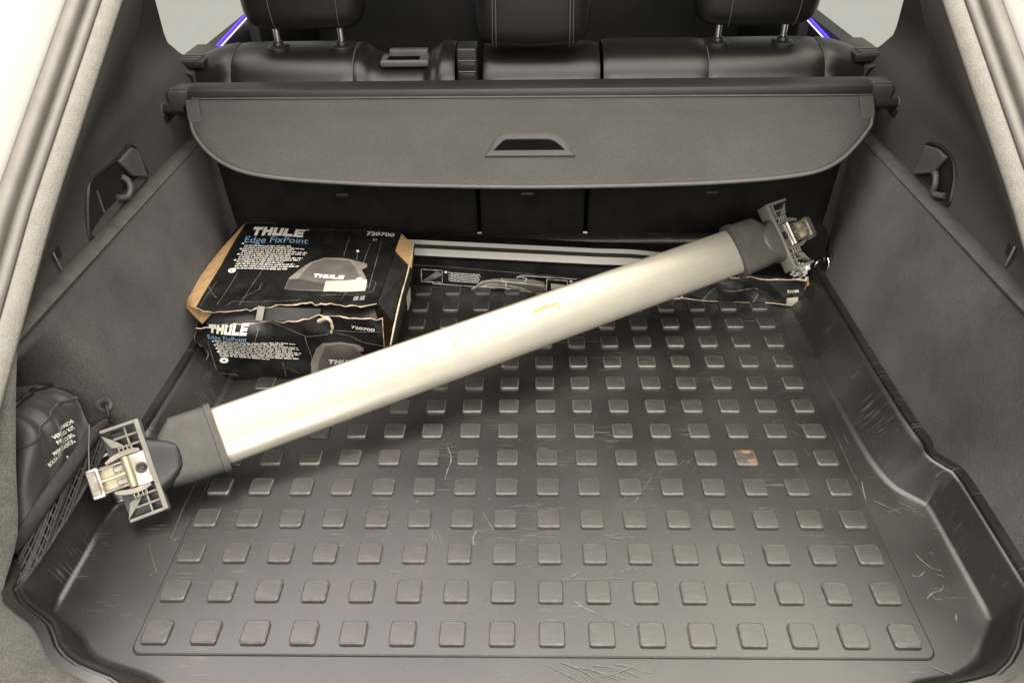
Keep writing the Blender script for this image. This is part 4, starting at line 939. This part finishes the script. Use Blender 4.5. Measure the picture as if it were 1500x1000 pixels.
# feet
def foot(base, ed, sgn):
    """base: bar end; ed: outward direction along the bar"""
    def q(t, x, z): return base+ed*t+bb*x+nb*z
    R3 = Matrix((ed, bb, nb)).transposed()
    def ring(t, sx, sz, zo=0., xo=0.): return [q(t, x*sx+xo, z*sz+zo) for x, z in W2]
    BX = []
    for i_ in range(36):
        a_ = 2*math.pi*i_/36; c_, s_ = math.cos(a_), math.sin(a_); BX.append((math.copysign(abs(c_)**.45, c_)*Wd/2, math.copysign(abs(s_)**.55, s_)*Th/2))
    def ringb(t, w0, w1, sz, zo=0.): return [q(t, (w0+w1)/2+x/(Wd/2)*(w1-w0)/2, z*sz+zo) for x, z in BX]
    cover = loft('rubber_cover', [ringb(-.013, -.048, .047, 1.15), ringb(-.013, -.053, .052, 1.40), ringb(-.004, -.053, .052, 1.40), ringb(-.003, -.051, .050, 1.32), ringb(.020, -.050, .050, 1.42, -.001), ringb(.046, -.049, .050, 1.55, -.002), ringb(.060, -.047, .036, 1.58, -.003), ringb(.070, -.045, .026, 1.5, -.004)], 'rubber_foot', bar, 28)
    neck = loft('rubber_neck', [ringb(.044, -.016, .004, 1.50, .001), ringb(.046, -.026, .012, 1.62, .001), ringb(.054, -.036, .020, 1.66, .001), ringb(.066, -.044, .026, 1.64, .0), ringb(.084, -.052, .036, 1.55, .0)], 'black_plastic' if sgn > 0 else 'grey_plastic', cover, 40)  # right-hand neck is paler: its lit look is put into the colour
    X = -.006; F = .084
    fr_ = rbox('foot_frame', (.007, .134, .030), q(F, X, .008), 'foot_plastic', bar, .002, 2, R3)
    rbox('frame_floor', (.050, .122, .003), q(F+.026, X, -.006), 'black_plastic', fr_, .0006, 1, R3)
    for sx in (-1, 1):
        rbox('frame_lip', (.050, .0045, .016), q(F+.023, X+sx*.065, .013), 'foot_plastic', fr_, .0015, 2, R3)
        for k, (xx, ht) in enumerate(((.050, .020), (.036, .022))):
            rbox('rib', (.036-.008*k, .003, ht), q(F+.018, X+sx*xx, .004), 'foot_plastic', fr_, .0006, 1, R3)
        rbox('cross_rib', (.0028, .034, .018), q(F+.018, X+sx*.047, .004), 'foot_plastic', fr_, .0006, 1, R3)
        pts = [q(F+.050, X+sx*.062, .012), q(F+.042, X+sx*.040, .010), q(F+.022, X+sx*.034, .011), q(F+.034, X+sx*.048, .012)]
        prism('gusset', pts, -nb*.014, 'foot_plastic', fr_, .0008)
        for k in range(4): rbox('spring_coil', (.0024, .010, .010), q(F+.016+.0055*k, X+sx*.033, .013), 'clamp_metal', fr_, .0008, 1, R3)
        cr = [q(F+.008+.046*i/14, X+sx*(.0255+.0035*math.sin(math.pi*i/14)-.004*i/14), .016) for i in range(15)]
        rings = [[p+bb*(dx*wf)+nb*dz for dx, dz in ((-.0034, -.002), (.0034, -.002), (.0034, .002), (-.0034, .002))] for p, wf in zip(cr, [.6, .8]+[1]*10+[.85, .65, .4])]
        loft('clamp_washer', rings, 'washer', fr_, 30)
        rbox('side_rail', (.044, .0034, .012), q(F+.046, X+sx*.0165, .012), 'clamp_metal', fr_, .001, 1, R3)
    cb = rbox('clamp_block', (.022, .046, .020), q(F+.014, X, .006), 'clamp_metal', bar, .002, 2, R3)
    tube('clamp_shaft', [q(F+.029, X-.022, .016), q(F+.029, X+.022, .016)], .0058, 'brass_metal' if sgn > 0 else 'chrome', cb, 14)
    disc('bolt', q(F+.013, X, .0155), nb, .0078, .002, 'black_plastic', cb)
    rbox('center_rail', (.036, .0048, .006), q(F+.050, X, .015), 'brass_metal', cb, .001, 1, R3)
    rbox('web_plate', (.034, .030, .003), q(F+.050, X, .005), 'brass_metal', cb, .0006, 1, R3)
    for k in (-1, 1): rbox('tooth', (.014, .008, .009), q(F+.041, X+k*.009, .009), 'clamp_metal', cb, .0008, 1, R3)
    rbox('clamp_jaw', (.017, .042, .024), q(F+.073, X, .008), 'clamp_metal', cb, .003, 2, R3)
    rbox('jaw_pad', (.012, .034, .004), q(F+.074, X, .0208), 'clamp_metal', cb, .001, 1, R3)
    if sgn > 0: tube('pull_strap', [q(F+.058, X+.082, .010), q(F+.068, X+.050, .012), q(F+.076, X+.018, .016)], .0011, 'grey_plastic', cb, 5)
foot(A_, -e, 1); foot(B_, e, -1)

# ================================================================ FIRST-AID POUCH AND NET
bag = thing('first_aid_pouch', 'soft black nylon first-aid pouch with white lettering behind the side net', 'pouch', (-.66, .17, .05))
by0, by1, bz0, bz1 = .050, .290, .048, .194
def bag_fn(u, v):    # face towards the boot, bulging
    yy0 = by0+.125*v; y = yy0+(by1-yy0)*u; top = bz1-.010*(1-u)**2-.040*u**3; z = bz0+(top-bz0)*v
    bulge = (1-abs(2*u-1)**10)*(1-abs(2*v-1)**6)
    wr = .0035*math.sin(v*9+u*5)*math.sin(u*4)+.0025*math.sin(u*17-v*7)+.002*math.sin(u*31+v*3)*v
    x = -.670+.050*bulge+wr-.010*v*v
    return V((x, y, z))
def whole(u, v):     # closed shell: front, over the top, back
    if v <= .5: return bag_fn(u, v*2)
    p = bag_fn(u, 1-(v-.5)*2); q = bag_fn(u, (1-v)*2); bl = (1-abs(2*u-1)**3)*(1-abs(2*((v-.5)*2)-1)**4)
    return V((-.712-.035*bl, p.y, p.z))
shell = grid('pouch_body', whole, 34, 48, 'nylon', bag, 180)
zp = [bag_fn(u, .80+.05*math.sin(u*3))+V((.0016, 0, 0)) for u in [i/24 for i in range(25)]]
tube('seam_piping', zp, .0016, 'nylon', shell, 6)
tube('zip', [bag_fn(u, .97)+V((.001, 0, .002)) for u in [i/24 for i in range(25)]], .0032, 'black_plastic', shell, 6)
def to_px(p):
    d = p-CAM; z = d.dot(FX); return 750+F_PX*d.dot(RX)/z, 500-F_PX*d.dot(UX)/z
GR = [(i/60, j/60, *to_px(bag_fn(i/60, j/60))) for i in range(61) for j in range(61)]
def bag_uv(px, py):
    u, v, _, _ = min(GR, key=lambda g: (g[2]-px)**2+(g[3]-py)**2)
    for _ in range(6):
        f = to_px(bag_fn(u, v)); a = to_px(bag_fn(u+.002, v)); b = to_px(bag_fn(u, v+.002))
        J = np.array([[(a[0]-f[0])/.002, (b[0]-f[0])/.002], [(a[1]-f[1])/.002, (b[1]-f[1])/.002]])
        d = np.linalg.lstsq(J, np.array([px-f[0], py-f[1]]), rcond=None)[0]; u = min(.99, max(.01, u+.7*float(d[0]))); v = min(.99, max(.01, v+.7*float(d[1])))
    return u, v
def bag_text(txt, bl, br, hpx):
    L_ = math.hypot(br[0]-bl[0], br[1]-bl[1]); ux, uy = (br[0]-bl[0])/L_, (br[1]-bl[1])/L_
    vs, fs = word(txt, .008); out = []
    A3, B3, C3 = bag_uv(*bl), bag_uv(*br), bag_uv(bl[0]+uy*hpx, bl[1]-ux*hpx)
    for x, y in vs:
        u = A3[0]+(B3[0]-A3[0])*x+(C3[0]-A3[0])*y; v = A3[1]+(B3[1]-A3[1])*x+(C3[1]-A3[1])*y
        out.append(bag_fn(u, v)+V((.0020, -.0004, .0008)))
    mesh('lettering', out, fs, 'white_print', shell)
bag_text('VERBANDTASCHE', (78, 644), (107, 618), 6.5); bag_text('FIRST AID KIT', (84, 651), (109, 627), 6)
bag_text('PREMIERS SECOURS', (79, 668), (109, 638), 6); bag_text('BOLSA DE PRIMEROS', (72, 684), (110, 647), 6); bag_text('AUXILIOS', (96, 671), (110, 656), 5.5)
net = thing('side_net', 'black elastic luggage net with a wide top band stretched over the side pocket', 'net', (-.615, .17, .04))
nt_top = catmull([pt+V((.012, -.020, -.010)), at(133, 630, x=-.622), at(107, 665, x=-.618), at(70, 715, x=-.617), at(42, 757, x=-.628), at(8, 805, x=-.648)], 6)
dn = V((.004, .008, -.018))
vs = []; k = len(nt_top)
for i, p in enumerate(nt_top):
    f = min(1, .35+i/6); vs += [p+V((0, -.004, .004)), p+dn*f*.5+V((.003, 0, 0)), p+dn*f]
fs = []
for i in range(k-1):
    for j in range(2): fs.append((3*i+j, 3*i+j+1, 3*i+4+j, 3*i+3+j))
mesh('top_band', vs, fs, 'net_band', net, 60, solid=.003)
low = catmull([pt+V((.010, -.022, -.030)), V((-.606, .235, .066)), V((-.604, .15, .062)), V((-.606, .085, .060)), V((-.612, .03, .056)), V((-.63, .0, .05))], 6)
up_ = [nt_top[i]+dn*min(1, .35+i/6) for i in range(k)]
K = min(k, len(low)); segs = []
def netp(a, v):
    a = max(0, min(.999, a))*(K-1); i = int(a); t = a-i; return up_[i].lerp(up_[min(i+1, K-1)], t).lerp(low[i].lerp(low[min(i+1, K-1)], t), v)+V((.002*math.sin(a*9+v*4), 0, 0))
for i in range(-6, 26):
    for s in (-1, 1):
        path = []
        for j in range(9):
            v = j/8; a = (i+.5+s*v*4)/24
            if 0 <= a <= 1: path.append(netp(a, v))
        if len(path) > 2: segs.append(tube_data(path, .0013, 5))
vs, fs = join(segs); ob = mesh('net_mesh', vs, fs, 'net_cord', net, 60)
tube('bottom_cord', low, .0024, 'net_cord', net, 6)
tube('end_cord', [pt+V((.012, -.020, -.010)), pt+V((.012, -.022, -.018)), low[0]], .0026, 'net_cord', net, 6)
for o in bpy.data.objects:
    if o.type == 'MESH' and len(o.data.polygons) == 0: print('EMPTY', o.name)
